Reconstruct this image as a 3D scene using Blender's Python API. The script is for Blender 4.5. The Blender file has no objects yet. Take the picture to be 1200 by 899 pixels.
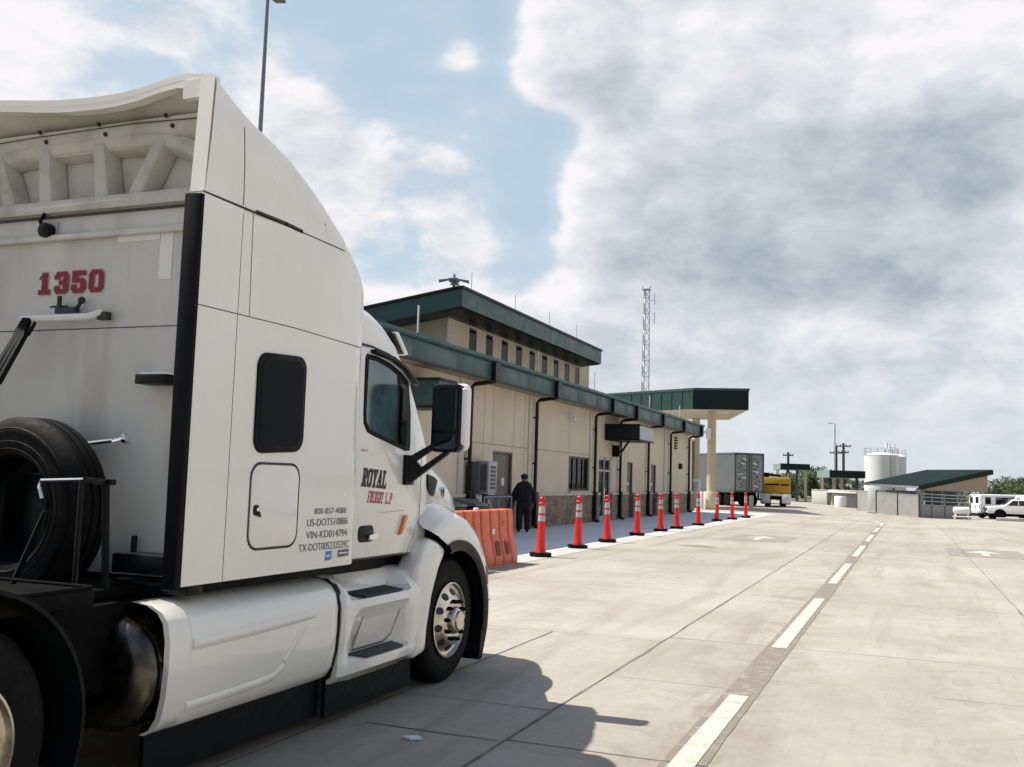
import bpy, bmesh, math, random
from mathutils import Vector, Matrix
random.seed(7)
SC = bpy.context.scene
COL = SC.collection
R = math.radians
# ------------------------------------------------------------------ camera
CAM_H = 1.68
YAW, PITCH, ROLL = R(21.867), R(5.473), 0.031
fw = Vector((-math.sin(YAW)*math.cos(PITCH), math.cos(YAW)*math.cos(PITCH), math.sin(PITCH)))
rt0 = Vector((math.cos(YAW), math.sin(YAW), 0)); up0 = rt0.cross(fw)
rt = rt0*math.cos(ROLL) + up0*math.sin(ROLL)
up = -rt0*math.sin(ROLL) + up0*math.cos(ROLL)
cd = bpy.data.cameras.new('camera'); cam = bpy.data.objects.new('camera', cd); COL.objects.link(cam)
cam.matrix_world = Matrix(((rt.x, up.x, -fw.x, 0), (rt.y, up.y, -fw.y, 0), (rt.z, up.z, -fw.z, CAM_H), (0, 0, 0, 1)))
cd.sensor_width = 36; cd.lens = 34.5; cd.clip_end = 6000; cd.clip_start = 0.05
SC.camera = cam
def ray(px, py):
    """direction through a pixel of the 1200x899 photograph, to measure where things stand"""
    return fw + rt*((px-600)/1150) - up*((py-449.5)/1150)
def on_x(px, py, X): d = ray(px, py); return Vector((0, 0, CAM_H)) + d*(X/d.x)
def on_y(px, py, Y): d = ray(px, py); return Vector((0, 0, CAM_H)) + d*(Y/d.y)
def at(px, dist):
    d = ray(px, 570); d.z = 0; d.normalize(); return Vector((d.x*dist, d.y*dist, 0))
# ------------------------------------------------------------------ sun, exposure
SUN_DIR = Vector((-0.60, -0.05, 1.0)).normalized()       # towards the sun
SUN_EL = math.asin(SUN_DIR.z)
ld = bpy.data.lights.new('sun', 'SUN'); ld.energy = 4.7; ld.angle = R(0.55); ld.color = (1, .955, .88)
lo = bpy.data.objects.new('sun', ld); COL.objects.link(lo)
lo.rotation_euler = SUN_DIR.to_track_quat('Z', 'Y').to_euler(); lo.location = (0, 0, 60)
vs = SC.view_settings; SC.display_settings.display_device = 'sRGB'
vs.view_transform = 'Standard'; vs.look = 'None'; vs.gamma = 1; vs.exposure = 0.48; vs.use_curve_mapping = False
SC.cycles.max_bounces = 6; SC.cycles.diffuse_bounces = 3; SC.cycles.glossy_bounces = 3
SC.cycles.transparent_max_bounces = 8
# ------------------------------------------------------------------ world: sky with cumulus
W = bpy.data.worlds.new('World'); SC.world = W; W.use_nodes = True
nt = W.node_tree; nt.nodes.clear()
class N:
    """small node helper"""
    def __init__(s, nt): s.nt = nt
    def n(s, t, **k):
        x = s.nt.nodes.new(t)
        for a, b in k.items(): setattr(x, a, b)
        return x
    def l(s, a, b): s.nt.links.new(a, b)
    def inp(s, node, i, v):
        if hasattr(v, 'node'): s.l(v, node.inputs[i])
        else: node.inputs[i].default_value = v
    def m(s, op, a, b=0.0, c=0.0):
        x = s.n('ShaderNodeMath', operation=op)
        s.inp(x, 0, a); s.inp(x, 1, b); s.inp(x, 2, c); return x.outputs[0]
    def vm(s, op, a, b=(0, 0, 0)):
        x = s.n('ShaderNodeVectorMath', operation=op); s.inp(x, 0, a); s.inp(x, 1, b)
        return x.outputs[1] if op in ('LENGTH', 'DOT_PRODUCT', 'DISTANCE') else x.outputs[0]
    def noise(s, v, scale, det=6, rough=.55, dist=0., out=0):
        x = s.n('ShaderNodeTexNoise'); s.inp(x, 'Vector', v); x.inputs['Scale'].default_value = scale
        x.inputs['Detail'].default_value = det; x.inputs['Roughness'].default_value = rough
        x.inputs['Distortion'].default_value = dist; return x.outputs[out]
    def ramp(s, f, a, b, lo=0., hi=1., smooth=True):
        x = s.n('ShaderNodeMapRange'); x.interpolation_type = 'SMOOTHSTEP' if smooth else 'LINEAR'
        s.inp(x, 0, f); x.inputs[1].default_value = a; x.inputs[2].default_value = b
        x.inputs[3].default_value = lo; x.inputs[4].default_value = hi; return x.outputs[0]
    def mix(s, f, a, b, blend='MIX'):
        x = s.n('ShaderNodeMix', data_type='RGBA', blend_type=blend)
        s.inp(x, 0, f)
        for i, v in ((6, a), (7, b)):
            if hasattr(v, 'node'): s.l(v, x.inputs[i])
            else: x.inputs[i].default_value = (*v, 1) if len(v) == 3 else v
        return x.outputs[2]
    def comb(s, x, y, z):
        c = s.n('ShaderNodeCombineXYZ'); s.inp(c, 0, x); s.inp(c, 1, y); s.inp(c, 2, z); return c.outputs[0]
h = N(nt)
tc = h.n('ShaderNodeTexCoord'); D = tc.outputs['Generated']
sep = h.n('ShaderNodeSeparateXYZ'); h.l(D, sep.inputs[0]); dx, dy, dz = sep.outputs
az = h.m('ARCTAN2', dx, dy); el = h.m('ARCSINE', dz)
def azel(px, py):
    d = ray(px, py).normalized(); return math.atan2(d.x, d.y), math.asin(d.z)
PXR = 1/1150.0
den = h.m('ADD', h.m('MAXIMUM', dz, 0.0), 0.70)
PL = h.comb(h.m('DIVIDE', dx, den), h.m('DIVIDE', dy, den), h.m('MULTIPLY', dz, 1.3))   # cloud deck seen in perspective
wob = h.vm('SCALE', h.vm('SUBTRACT', h.noise(PL, 4.6, 3, out=1), (.5, .5, .5)))
wob.node.inputs['Scale'].default_value = .075
PLw = h.vm('ADD', PL, wob)
def blob(px, py, rx, ry, w):
    a, e = azel(px, py)
    u = h.m('DIVIDE', h.m('SUBTRACT', az, a), rx*PXR); v = h.m('DIVIDE', h.m('SUBTRACT', el, e), ry*PXR)
    q = h.m('ADD', h.m('MULTIPLY', u, u), h.m('MULTIPLY', v, v))
    return h.m('MULTIPLY', h.m('EXPONENT', h.m('MULTIPLY', q, -1.0)), w)
def total(lst):
    t = None
    for b in lst:
        o = blob(*b); t = o if t is None else h.m('ADD', t, o)
    return t
# where the deck opens to blue (negative) and where it is thick (positive)
cover = total([(455, 50, 150, 150, -.50), (400, 10, 80, 60, -.12), (610, 235, 45, 95, -.36), (530, 150, 70, 60, -.18), (610, 330, 40, 40, -.10), (480, 310, 60, 45, -.22),
               (575, 45, 28, 80, -.35), (690, 50, 85, 75, .42), (640, 95, 40, 35, .16), (655, 150, 48, 26, -.42), (630, 240, 40, 60, -.30), (765, 195, 75, 60, .30), (715, 265, 50, 45, .25), (500, 75, 60, 14, .16), (390, 60, 40, 14, .20), (560, 130, 40, 12, .18), (120, 70, 120, 70, -.12), (20, 30, 70, 45, .25), (205, 38, 34, 22, .30),
               (345, 120, 60, 45, .36), (440, 165, 80, 42, .34), (535, 185, 50, 35, .22), (395, 225, 60, 50, .25), (545, 275, 45, 34, .20), (545, 62, 34, 24, .34), (450, 45, 30, 12, .22), (500, 105, 50, 14, .22),
               (900, 120, 260, 160, .40), (950, 320, 300, 120, .34), (792, 100, 34, 34, -.22), (760, 40, 14, 40, -.18), (600, 430, 320, 70, .26), (1000, 450, 400, 70, .22)])
n1 = h.noise(PLw, 3.4, 6, .5)
n2 = h.noise(PLw, 9.5, 6, .55)
n3 = h.noise(PLw, 27., 6, .6)
base = h.m('ADD', h.m('ADD', h.m('MULTIPLY', n1, .75), h.m('MULTIPLY', n2, .50)), h.m('MULTIPLY', n3, .38))      # mean about .75
dens = h.m('ADD', h.m('ADD', base, -.64), cover)
mask = h.m('ADD', h.m('MULTIPLY', h.ramp(dens, -.02, .20), .72), h.m('MULTIPLY', h.ramp(dens, -.35, .15), .28))
# brightness of the cloud itself: bright rims and sunward shoulders, grey bellies where it is thick
PLs = h.vm('ADD', PLw, (-.018, .0, .030))
n1s = h.noise(PLs, 3.4, 6, .5); n2s = h.noise(PLs, 9.5, 6, .55)
relief = h.m('ADD', h.m('MULTIPLY', h.m('SUBTRACT', n1s, n1), -1.7), h.m('MULTIPLY', h.m('SUBTRACT', n2s, n2), -1.35))
relief = h.m('ADD', relief, h.m('MULTIPLY', h.m('SUBTRACT', n3, .5), -.22))
belly = total([(690, 115, 80, 34, .62), (880, 300, 200, 55, .80), (1070, 150, 170, 42, .62), (1180, 215, 90, 40, .5), (1030, 350, 170, 26, .40), (945, 225, 120, 34, .42), (450, 215, 90, 30, .25), (900, 560, 700, 70, .34), (1120, 420, 120, 22, .2),
               (640, 40, 60, 60, -.40), (700, 20, 60, 30, -.25), (985, 70, 130, 34, -.50), (1030, 255, 110, 30, -.42), (690, 185, 60, 40, -.42), (650, 265, 50, 40, -.35), (965, 385, 150, 30, -.48), (840, 195, 60, 30, -.3), (800, 30, 70, 40, -.2), (690, 350, 120, 30, -.3)])
grey = h.m('ADD', h.m('ADD', h.m('MULTIPLY', relief, -1.0), h.ramp(dens, .15, .75, -.12, .22)), h.m('MULTIPLY', belly, .54))
cl = h.n('ShaderNodeValToRGB'); cr = cl.color_ramp
cr.elements[0].position = .0; cr.elements[0].color = (.85, .835, .85, 1)
cr.elements[1].position = 1.0; cr.elements[1].color = (.33, .39, .445, 1)
e_ = cr.elements.new(.48); e_.color = (.57, .605, .66, 1)
h.l(h.m('ADD', grey, .25), cl.inputs[0])
sky = h.n('ShaderNodeTexSky', sky_type='NISHITA'); sky.sun_disc = False
sky.sun_elevation = SUN_EL; sky.sun_rotation = math.atan2(SUN_DIR.x, SUN_DIR.y)
sky.air_density = 1.0; sky.dust_density = 1.6; sky.ozone_density = 1.6
SKY_S = 0.10
skyc = h.mix(h.ramp(dz, .0, .55, .88, .78), h.vm('SCALE', sky.outputs[0]), (.60, .66, .71))
skyc.node.inputs[6].links[0].from_node.inputs['Scale'].default_value = 1.0
# clouds are given in picture brightness; background strength is SKY_S, so scale them up
cloud = h.vm('SCALE', cl.outputs[0]); cloud.node.inputs['Scale'].default_value = .80/SKY_S
veil = h.vm('SCALE', h.mix(0.0, (.60, .66, .71), (.6, .66, .71))); veil.node.inputs['Scale'].default_value = .80/SKY_S
x = skyc.node; cy_ = h.vm('SCALE', h.mix(0.0, (.46, .60, .705), (.46, .60, .705))); cy_.node.inputs['Scale'].default_value = .80/SKY_S; h.l(cy_, x.inputs[7])
out = h.mix(mask, skyc, cloud)
out2 = h.mix(h.ramp(el, 0.0, .16, .75, 0.), out, veil)
# unseen sky behind the camera is dimmed to lessen the fill in the shadows
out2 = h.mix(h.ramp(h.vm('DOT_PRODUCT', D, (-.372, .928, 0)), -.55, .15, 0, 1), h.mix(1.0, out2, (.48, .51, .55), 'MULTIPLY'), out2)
# clear blue put overhead, out of view, to darken and cool the shadows
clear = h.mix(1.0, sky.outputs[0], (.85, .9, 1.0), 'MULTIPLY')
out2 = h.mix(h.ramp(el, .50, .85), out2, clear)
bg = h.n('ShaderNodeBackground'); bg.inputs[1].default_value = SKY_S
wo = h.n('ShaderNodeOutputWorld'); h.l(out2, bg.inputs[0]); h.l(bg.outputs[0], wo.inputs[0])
# ------------------------------------------------------------------ materials
def mat(name, col, rough=.6, metal=0., var=.0, vscale=3., var2=None, bump=0., bscale=30., coat=0., spec=.5, streak=0., dirt=None, dirt_amt=0., dirt_scale=1.5):
    m = bpy.data.materials.new(name); m.use_nodes = True; t = m.node_tree; q = N(t)
    p = t.nodes['Principled BSDF']; p.inputs['Roughness'].default_value = rough; p.inputs['Metallic'].default_value = metal
    p.inputs['Coat Weight'].default_value = coat; p.inputs['Specular IOR Level'].default_value = spec
    p.inputs['Coat Roughness'].default_value = .06
    c = (*col, 1)
    oc = q.n('ShaderNodeTexCoord').outputs['Object']
    if var > 0:
        lo_ = tuple(max(0, a*(1-var)) for a in col); hi_ = tuple(min(1, a*(1+var)) for a in col) if var2 is None else var2
        c = q.mix(q.ramp(q.noise(oc, vscale, 6, .6), .3, .7), lo_, hi_)
    if dirt:
        v = oc
        if streak:
            mp = q.n('ShaderNodeMapping'); q.l(oc, mp.inputs[0]); mp.inputs['Scale'].default_value = (1, 1, streak); v = mp.outputs[0]
        c = q.mix(q.ramp(q.noise(v, dirt_scale, 8, .65), .45, .8, 0, dirt_amt), c, dirt)
    if hasattr(c, 'node'): q.l(c, p.inputs['Base Color'])
    else: p.inputs['Base Color'].default_value = c
    if bump:
        b = q.n('ShaderNodeBump'); b.inputs['Strength'].default_value = bump; b.inputs['Distance'].default_value = .02
        q.l(q.noise(oc, bscale, 5, .6), b.inputs['Height']); q.l(b.outputs[0], p.inputs['Normal'])
    if var or dirt:
        q.l(q.ramp(q.noise(oc, vscale*2.3, 4), .2, .8, max(.02, rough-.08), min(1, rough+.1)), p.inputs['Roughness'])
    return m
M = {}
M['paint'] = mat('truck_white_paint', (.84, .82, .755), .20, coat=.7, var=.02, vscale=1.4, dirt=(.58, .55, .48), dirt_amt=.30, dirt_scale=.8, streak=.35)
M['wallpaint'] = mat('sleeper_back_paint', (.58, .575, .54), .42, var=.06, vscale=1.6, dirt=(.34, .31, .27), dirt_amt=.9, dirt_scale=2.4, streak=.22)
M['fibre'] = mat('moulded_fibreglass', (.52, .51, .465), .6, var=.06, vscale=5, dirt=(.2, .18, .15), dirt_amt=.6, dirt_scale=4)
M['rubber'] = mat('black_rubber', (.0035, .0045, .006), .55, var=.3, vscale=8, spec=.15)
M['tyre'] = mat('tyre_rubber', (.0042, .0042, .0046), .7, var=.3, vscale=12, dirt=(.012, .011, .010), dirt_amt=.35, dirt_scale=6, spec=.14)
M['black'] = mat('black_plastic', (.004, .005, .006), .4, var=.2, vscale=10, spec=.18)
M['chassis'] = mat('grimy_black_steel', (.0022, .0022, .0025), .6, var=.4, vscale=6, dirt=(.007, .006, .005), dirt_amt=.5, dirt_scale=5, spec=.08)
M['alu'] = mat('worn_aluminium', (.62, .57, .47), .28, 1.0, var=.2, vscale=10, dirt=(.16, .12, .07), dirt_amt=.6, dirt_scale=7)
M['chrome'] = mat('chrome', (.75, .76, .77), .12, 1.0)
M['tanksteel'] = mat('dirty_tank_metal', (.11, .10, .085), .28, 1.0, var=.35, vscale=7, dirt=(.03, .027, .022), dirt_amt=.8, dirt_scale=5)
M['tread'] = mat('step_tread_rubber', (.022, .027, .035), .6, bump=.5, bscale=60)
M['glass'] = mat('tinted_window_glass', (.002, .003, .004), .06, spec=.07)
M['amber'] = mat('amber_lens', (.85, .20, .02), .25, coat=.5)
M['redlens'] = mat('red_reflector', (.35, .03, .02), .3)
M['lblack'] = mat('black_vinyl_lettering', (.012, .012, .013), .5)
M['lgrey'] = mat('grey_vinyl_lettering', (.13, .13, .125), .6)
M['lred'] = mat('red_vinyl_lettering', (.45, .035, .05), .5)
M['maroon'] = mat('dark_red_vinyl', (.17, .012, .022), .5)
M['lwhite'] = mat('white_vinyl', (.78, .78, .77), .5)
M['lblue'] = mat('blue_sticker', (.05, .22, .55), .5)
M['seam'] = mat('panel_gap', (.06, .06, .055), .9)
M['bolt'] = mat('dark_bolt', (.02, .02, .02), .5)
M['conc'] = None
M['wall'] = mat('beige_render', (.66, .575, .435), .85, var=.05, vscale=.7, bump=.15, bscale=60, dirt=(.54, .455, .33), dirt_amt=.3, dirt_scale=1.2, streak=.4)
M['trimbeige'] = mat('pale_beige_trim', (.58, .535, .45), .8, var=.05)
M['soffit'] = mat('soffit_board', (.30, .25, .20), .8, var=.06, vscale=2)
M['green'] = mat('green_metal_fascia', (.032, .083, .077), .42, var=.10, vscale=.9, coat=.0, spec=.35, dirt=(.06, .10, .10), dirt_amt=.35, dirt_scale=1.0, streak=.3)
M['greenroof'] = mat('green_standing_seam', (.004, .0145, .015), .75, var=.12, vscale=1.2, spec=.1)
M['greencanopy'] = mat('canopy_green_metal', (.010, .055, .042), .42, var=.08, vscale=.8)
M['darkgreen'] = mat('dark_green_trim', (.004, .013, .014), .45, var=.15, spec=.25)
M['pipe'] = mat('black_downspout', (.004, .005, .005), .4, var=.2, spec=.3)
M['door'] = mat('taupe_steel_door', (.115, .095, .080), .5, var=.06)
M['frame'] = mat('bronze_frame', (.05, .045, .042), .45)
M['lgreymetal'] = mat('light_grey_metal', (.42, .44, .44), .5, var=.08)
M['dgreymetal'] = mat('dark_grey_metal', (.07, .08, .085), .5, var=.1)
M['galv'] = mat('galvanised_steel', (.40, .42, .43), .42, .7, var=.12, vscale=6)
M['polegrey'] = mat('weathered_grey_pole', (.17, .19, .22), .5, .3, var=.1)
M['cream'] = mat('cream_painted_column', (.52, .45, .30), .7, var=.06, vscale=1.5)
M['creambase'] = mat('cream_concrete_base', (.62, .56, .40), .8, var=.06)
M['orange'] = mat('orange_polyethylene', (.72, .145, .06), .5, var=.10, vscale=3, dirt=(.35, .10, .05), dirt_amt=.45, dirt_scale=4)
M['orangered'] = mat('fluorescent_cone_plastic', (.80, .024, .014), .45, var=.06, vscale=4, dirt=(.22, .01, .02), dirt_amt=.5, dirt_scale=5)
M['reflect'] = mat('white_reflective_sleeve', (.50, .47, .45), .45, var=.05)
M['pinkhandle'] = mat('pink_red_handle', (.66, .016, .03), .45)
M['white'] = mat('white_paint', (.80, .80, .79), .4, var=.03, coat=.3)
M['tankwhite'] = mat('white_tank_paint', (.80, .80, .78), .5, var=.04, vscale=.5, dirt=(.55, .53, .48), dirt_amt=.4, dirt_scale=.6, streak=.2)
M['trailer'] = mat('grey_trailer_sheet', (.10, .108, .116), .5, .0, var=.06, vscale=1)
M['doorgrey'] = mat('trailer_door_panel', (.27, .285, .29), .5, var=.08, vscale=2)
M['yellow'] = mat('yellow_paint', (.55, .33, .02), .45, var=.12, vscale=2, dirt=(.28, .17, .03), dirt_amt=.5, dirt_scale=2)
M['wood'] = mat('weathered_pole_wood', (.085, .07, .06), .85, var=.2, vscale=4)
M['tan'] = mat('tan_gable_panel', (.36, .29, .21), .8, var=.05)
M['fencepanel'] = mat('grey_fence_panel', (.30, .30, .285), .6, var=.1, vscale=.8, dirt=(.22, .2, .17), dirt_amt=.5, dirt_scale=1)
M['palecon'] = mat('pale_concrete', (.46, .46, .43), .85, var=.07, vscale=1)
M['skin'] = mat('skin', (.22, .12, .08), .55)
M['cloth'] = mat('black_cloth', (.008, .009, .011), .9, var=.3, vscale=20)
M['trouser'] = mat('dark_trousers', (.012, .012, .014), .9, var=.3, vscale=20)
M['hair'] = mat('black_hair', (.006, .006, .006), .6)
M['bark'] = mat('bark', (.07, .055, .045), .9, var=.3, vscale=3)
M['sidewin'] = mat('dark_vehicle_glass', (.012, .016, .018), .08, coat=.3)
# leaf materials: every leaf face gets its own tone
def leafmat(name, a, b, c):
    m = bpy.data.materials.new(name); m.use_nodes = True; q = N(m.node_tree); p = m.node_tree.nodes['Principled BSDF']
    oc = q.n('ShaderNodeTexCoord').outputs['Object']; g = q.n('ShaderNodeNewGeometry')
    k = q.mix(g.outputs['Random Per Island'], a, b)
    k2 = q.mix(q.ramp(q.noise(oc, .55, 3), .4, .65), k, c)
    q.l(k2, p.inputs['Base Color']); p.inputs['Roughness'].default_value = .6
    return m
M['leaf'] = leafmat('oak_leaves', (.065, .105, .035), (.125, .175, .06), (.08, .12, .045))
M['leaf2'] = leafmat('pale_mesquite_leaves', (.09, .13, .05), (.17, .21, .08), (.11, .15, .06))
M['leaf3'] = leafmat('dark_brush_leaves', (.045, .075, .033), (.085, .12, .048), (.06, .09, .038))
# stone veneer
def stonemat():
    m = bpy.data.materials.new('stone_veneer'); m.use_nodes = True; q = N(m.node_tree); p = m.node_tree.nodes['Principled BSDF']
    oc = q.n('ShaderNodeTexCoord').outputs['Object']; mps = q.n('ShaderNodeMapping'); q.l(oc, mps.inputs[0]); mps.inputs['Scale'].default_value = (1, .5, 1.25); oc = mps.outputs[0]
    w = q.vm('ADD', oc, q.vm('SCALE', q.vm('SUBTRACT', q.noise(oc, 3, 3, out=1), (.5, .5, .5)))); w.node.inputs[1].links[0].from_node.inputs['Scale'].default_value = .25
    v = q.n('ShaderNodeTexVoronoi'); q.l(w, v.inputs['Vector']); v.inputs['Scale'].default_value = 4.2
    e = q.n('ShaderNodeTexVoronoi', feature='DISTANCE_TO_EDGE'); q.l(w, e.inputs['Vector']); e.inputs['Scale'].default_value = 4.2
    hs = q.n('ShaderNodeSeparateColor'); q.l(v.outputs['Color'], hs.inputs[0])
    c = q.mix(hs.outputs[0], (.13, .098, .070), (.42, .315, .21)); c = q.mix(q.ramp(hs.outputs[1], .6, .9), c, (.40, .23, .13))
    c = q.mix(q.ramp(e.outputs['Distance'], .0, .06), (.20, .18, .155), c); c = q.mix(.35, c, q.mix(q.noise(oc, 20, 5), (.11, .085, .06), (.42, .32, .22)))
    q.l(c, p.inputs['Base Color']); p.inputs['Roughness'].default_value = .85
    b = q.n('ShaderNodeBump'); b.inputs['Strength'].default_value = .6; b.inputs['Distance'].default_value = .04
    q.l(q.ramp(e.outputs['Distance'], 0, .12), b.inputs['Height']); q.l(b.outputs[0], p.inputs['Normal'])
    return m
M['stone'] = stonemat()
def concmat(name, a, b, stain, stain_amt, slab=True):
    m = bpy.data.materials.new(name); m.use_nodes = True; q = N(m.node_tree); p = m.node_tree.nodes['Principled BSDF']
    oc = q.n('ShaderNodeTexCoord').outputs['Object']
    c = q.mix(q.ramp(q.noise(oc, .35, 7, .6), .3, .7), a, b)
    c = q.mix(q.ramp(q.noise(oc, 9, 8, .75), .38, .72, 0, .34), c, tuple(k*.78 for k in a))
    c = q.mix(q.ramp(q.noise(oc, 1.3, 8, .7, .8), .52, .72, 0, .22), c, tuple(k*.78 for k in a))
    c = q.mix(q.ramp(q.noise(oc, 2.7, 9, .72, 1.2), .54, .74, 0, .30), c, tuple(min(1, k*1.12) for k in b))
    # tyre wear and dirt dragged along the driving direction
    mp = q.n('ShaderNodeMapping'); q.l(oc, mp.inputs[0]); mp.inputs['Scale'].default_value = (1.1, .11, 1)
    wn = q.noise(mp.outputs[0], 1.3, 8, .62, .6)
    c = q.mix(q.ramp(wn, .47, .74, 0, stain_amt), c, stain)
    c = q.mix(q.ramp(q.noise(oc, .16, 5, .6, .4), .52, .72, 0, stain_amt*.8), c, stain)
    mp2 = q.n('ShaderNodeMapping'); q.l(oc, mp2.inputs[0]); mp2.inputs['Scale'].default_value = (6, .35, 1); mp2.inputs['Rotation'].default_value = (0, 0, .12)
    c = q.mix(q.ramp(q.noise(mp2.outputs[0], 1.6, 5, .6, 1.5), .60, .78, 0, .28), c, tuple(min(1, k*1.16) for k in b))
    c = q.mix(q.ramp(q.noise(oc, 42, 3, .7), .70, .80, 0, .5), c, (.16, .145, .125))       # pits and grit
    if slab:
        # oil and rubber gathered along the lane line and in the wheel paths
        sx_ = q.n('ShaderNodeSeparateXYZ'); q.l(oc, sx_.inputs[0]); X_ = q.m('ADD', sx_.outputs[0], q.m('MULTIPLY', q.m('SUBTRACT', q.noise(oc, .8, 4, .6), .5), .9))
        def lane(c0, w_): u_ = q.m('DIVIDE', q.m('SUBTRACT', X_, c0), w_); return q.m('EXPONENT', q.m('MULTIPLY', q.m('MULTIPLY', u_, u_), -1.0))
        tr_ = q.m('ADD', q.m('ADD', q.m('MULTIPLY', lane(-1.2, .42), .75), q.m('MULTIPLY', lane(.45, .5), .5)), q.m('ADD', q.m('MULTIPLY', lane(-4.2, .9), .45), q.m('MULTIPLY', lane(-1.75, .25), .35)))
        c = q.mix(q.m('MULTIPLY', tr_, q.ramp(q.noise(oc, 2.2, 8, .7, .6), .42, .66, 0, .8)), c, (.215, .18, .128))
        mp4 = q.n('ShaderNodeMapping'); q.l(oc, mp4.inputs[0]); mp4.inputs['Scale'].default_value = (14, 1.1, 1); mp4.inputs['Rotation'].default_value = (0, 0, -.06)
        c = q.mix(q.ramp(q.noise(mp4.outputs[0], 1.0, 6, .65, .4), .54, .74, 0, .30), c, (.22, .192, .145))
        c = q.mix(q.ramp(q.noise(oc, 95, 3, .8), .45, .75, 0, .38), c, (.19, .17, .135))
        s = q.n('ShaderNodeSeparateXYZ'); q.l(oc, s.inputs[0])
        fx = q.m('FLOOR', q.m('DIVIDE', q.m('ADD', s.outputs[0], 2.39), 3.9)); fy = q.m('FLOOR', q.m('DIVIDE', q.m('SUBTRACT', s.outputs[1], .97), 4.87))
        wn2 = q.n('ShaderNodeTexWhiteNoise', noise_dimensions='2D'); q.l(q.comb(fx, fy, 0), wn2.inputs['Vector'])
        k = q.ramp(wn2.outputs[0], 0, 1, .93, 1.06, False)
        c = q.vm('SCALE', c); c.node.inputs[3].default_value = 1; q.l(k, c.node.inputs[3])
    q.l(c, p.inputs['Base Color']); q.l(q.ramp(wn, .3, .8, .72, .9), p.inputs['Roughness']); p.inputs['Specular IOR Level'].default_value = .3
    b = q.n('ShaderNodeBump'); b.inputs['Strength'].default_value = .25; b.inputs['Distance'].default_value = .01
    mp3 = q.n('ShaderNodeMapping'); q.l(oc, mp3.inputs[0]); mp3.inputs['Scale'].default_value = (4, 60, 1)
    q.l(q.m('ADD', q.noise(oc, 35, 6, .7), q.noise(mp3.outputs[0], 1, 3)), b.inputs['Height']); q.l(b.outputs[0], p.inputs['Normal'])
    return m
M['conc'] = concmat('worn_concrete', (.345, .314, .256), (.435, .404, .342), (.24, .208, .157), .60)
M['kerb'] = concmat('clean_concrete_edge', (.45, .435, .40), (.49, .475, .44), (.42, .40, .36), .3, False)
M['walk'] = concmat('sidewalk_concrete', (.66, .695, .72), (.72, .75, .77), (.58, .605, .62), .4, False)
def paintmat(name, col, worn, thr):
    m = bpy.data.materials.new(name); m.use_nodes = True; q = N(m.node_tree); p = m.node_tree.nodes['Principled BSDF']
    oc = q.n('ShaderNodeTexCoord').outputs['Object']
    c = q.mix(q.ramp(q.noise(oc, 7, 8, .7), thr, thr+.16), col, worn); c = q.mix(q.ramp(q.noise(oc, 50, 4, .7), .62, .75, 0, .7), c, worn)
    q.l(c, p.inputs['Base Color']); p.inputs['Roughness'].default_value = .75
    return m
M['roadwhite'] = paintmat('road_paint_white', (.50, .475, .41), (.37, .34, .28), .50)
M['roadtan'] = paintmat('faded_contrast_paint', (.20, .172, .132), (.32, .29, .235), .50)
M['patch'] = paintmat('scrubbed_patch', (.235, .212, .172), (.33, .305, .255), .47)
M['jointm'] = mat('joint_sealant', (.17, .15, .125), .9, var=.35, vscale=2.0)
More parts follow.
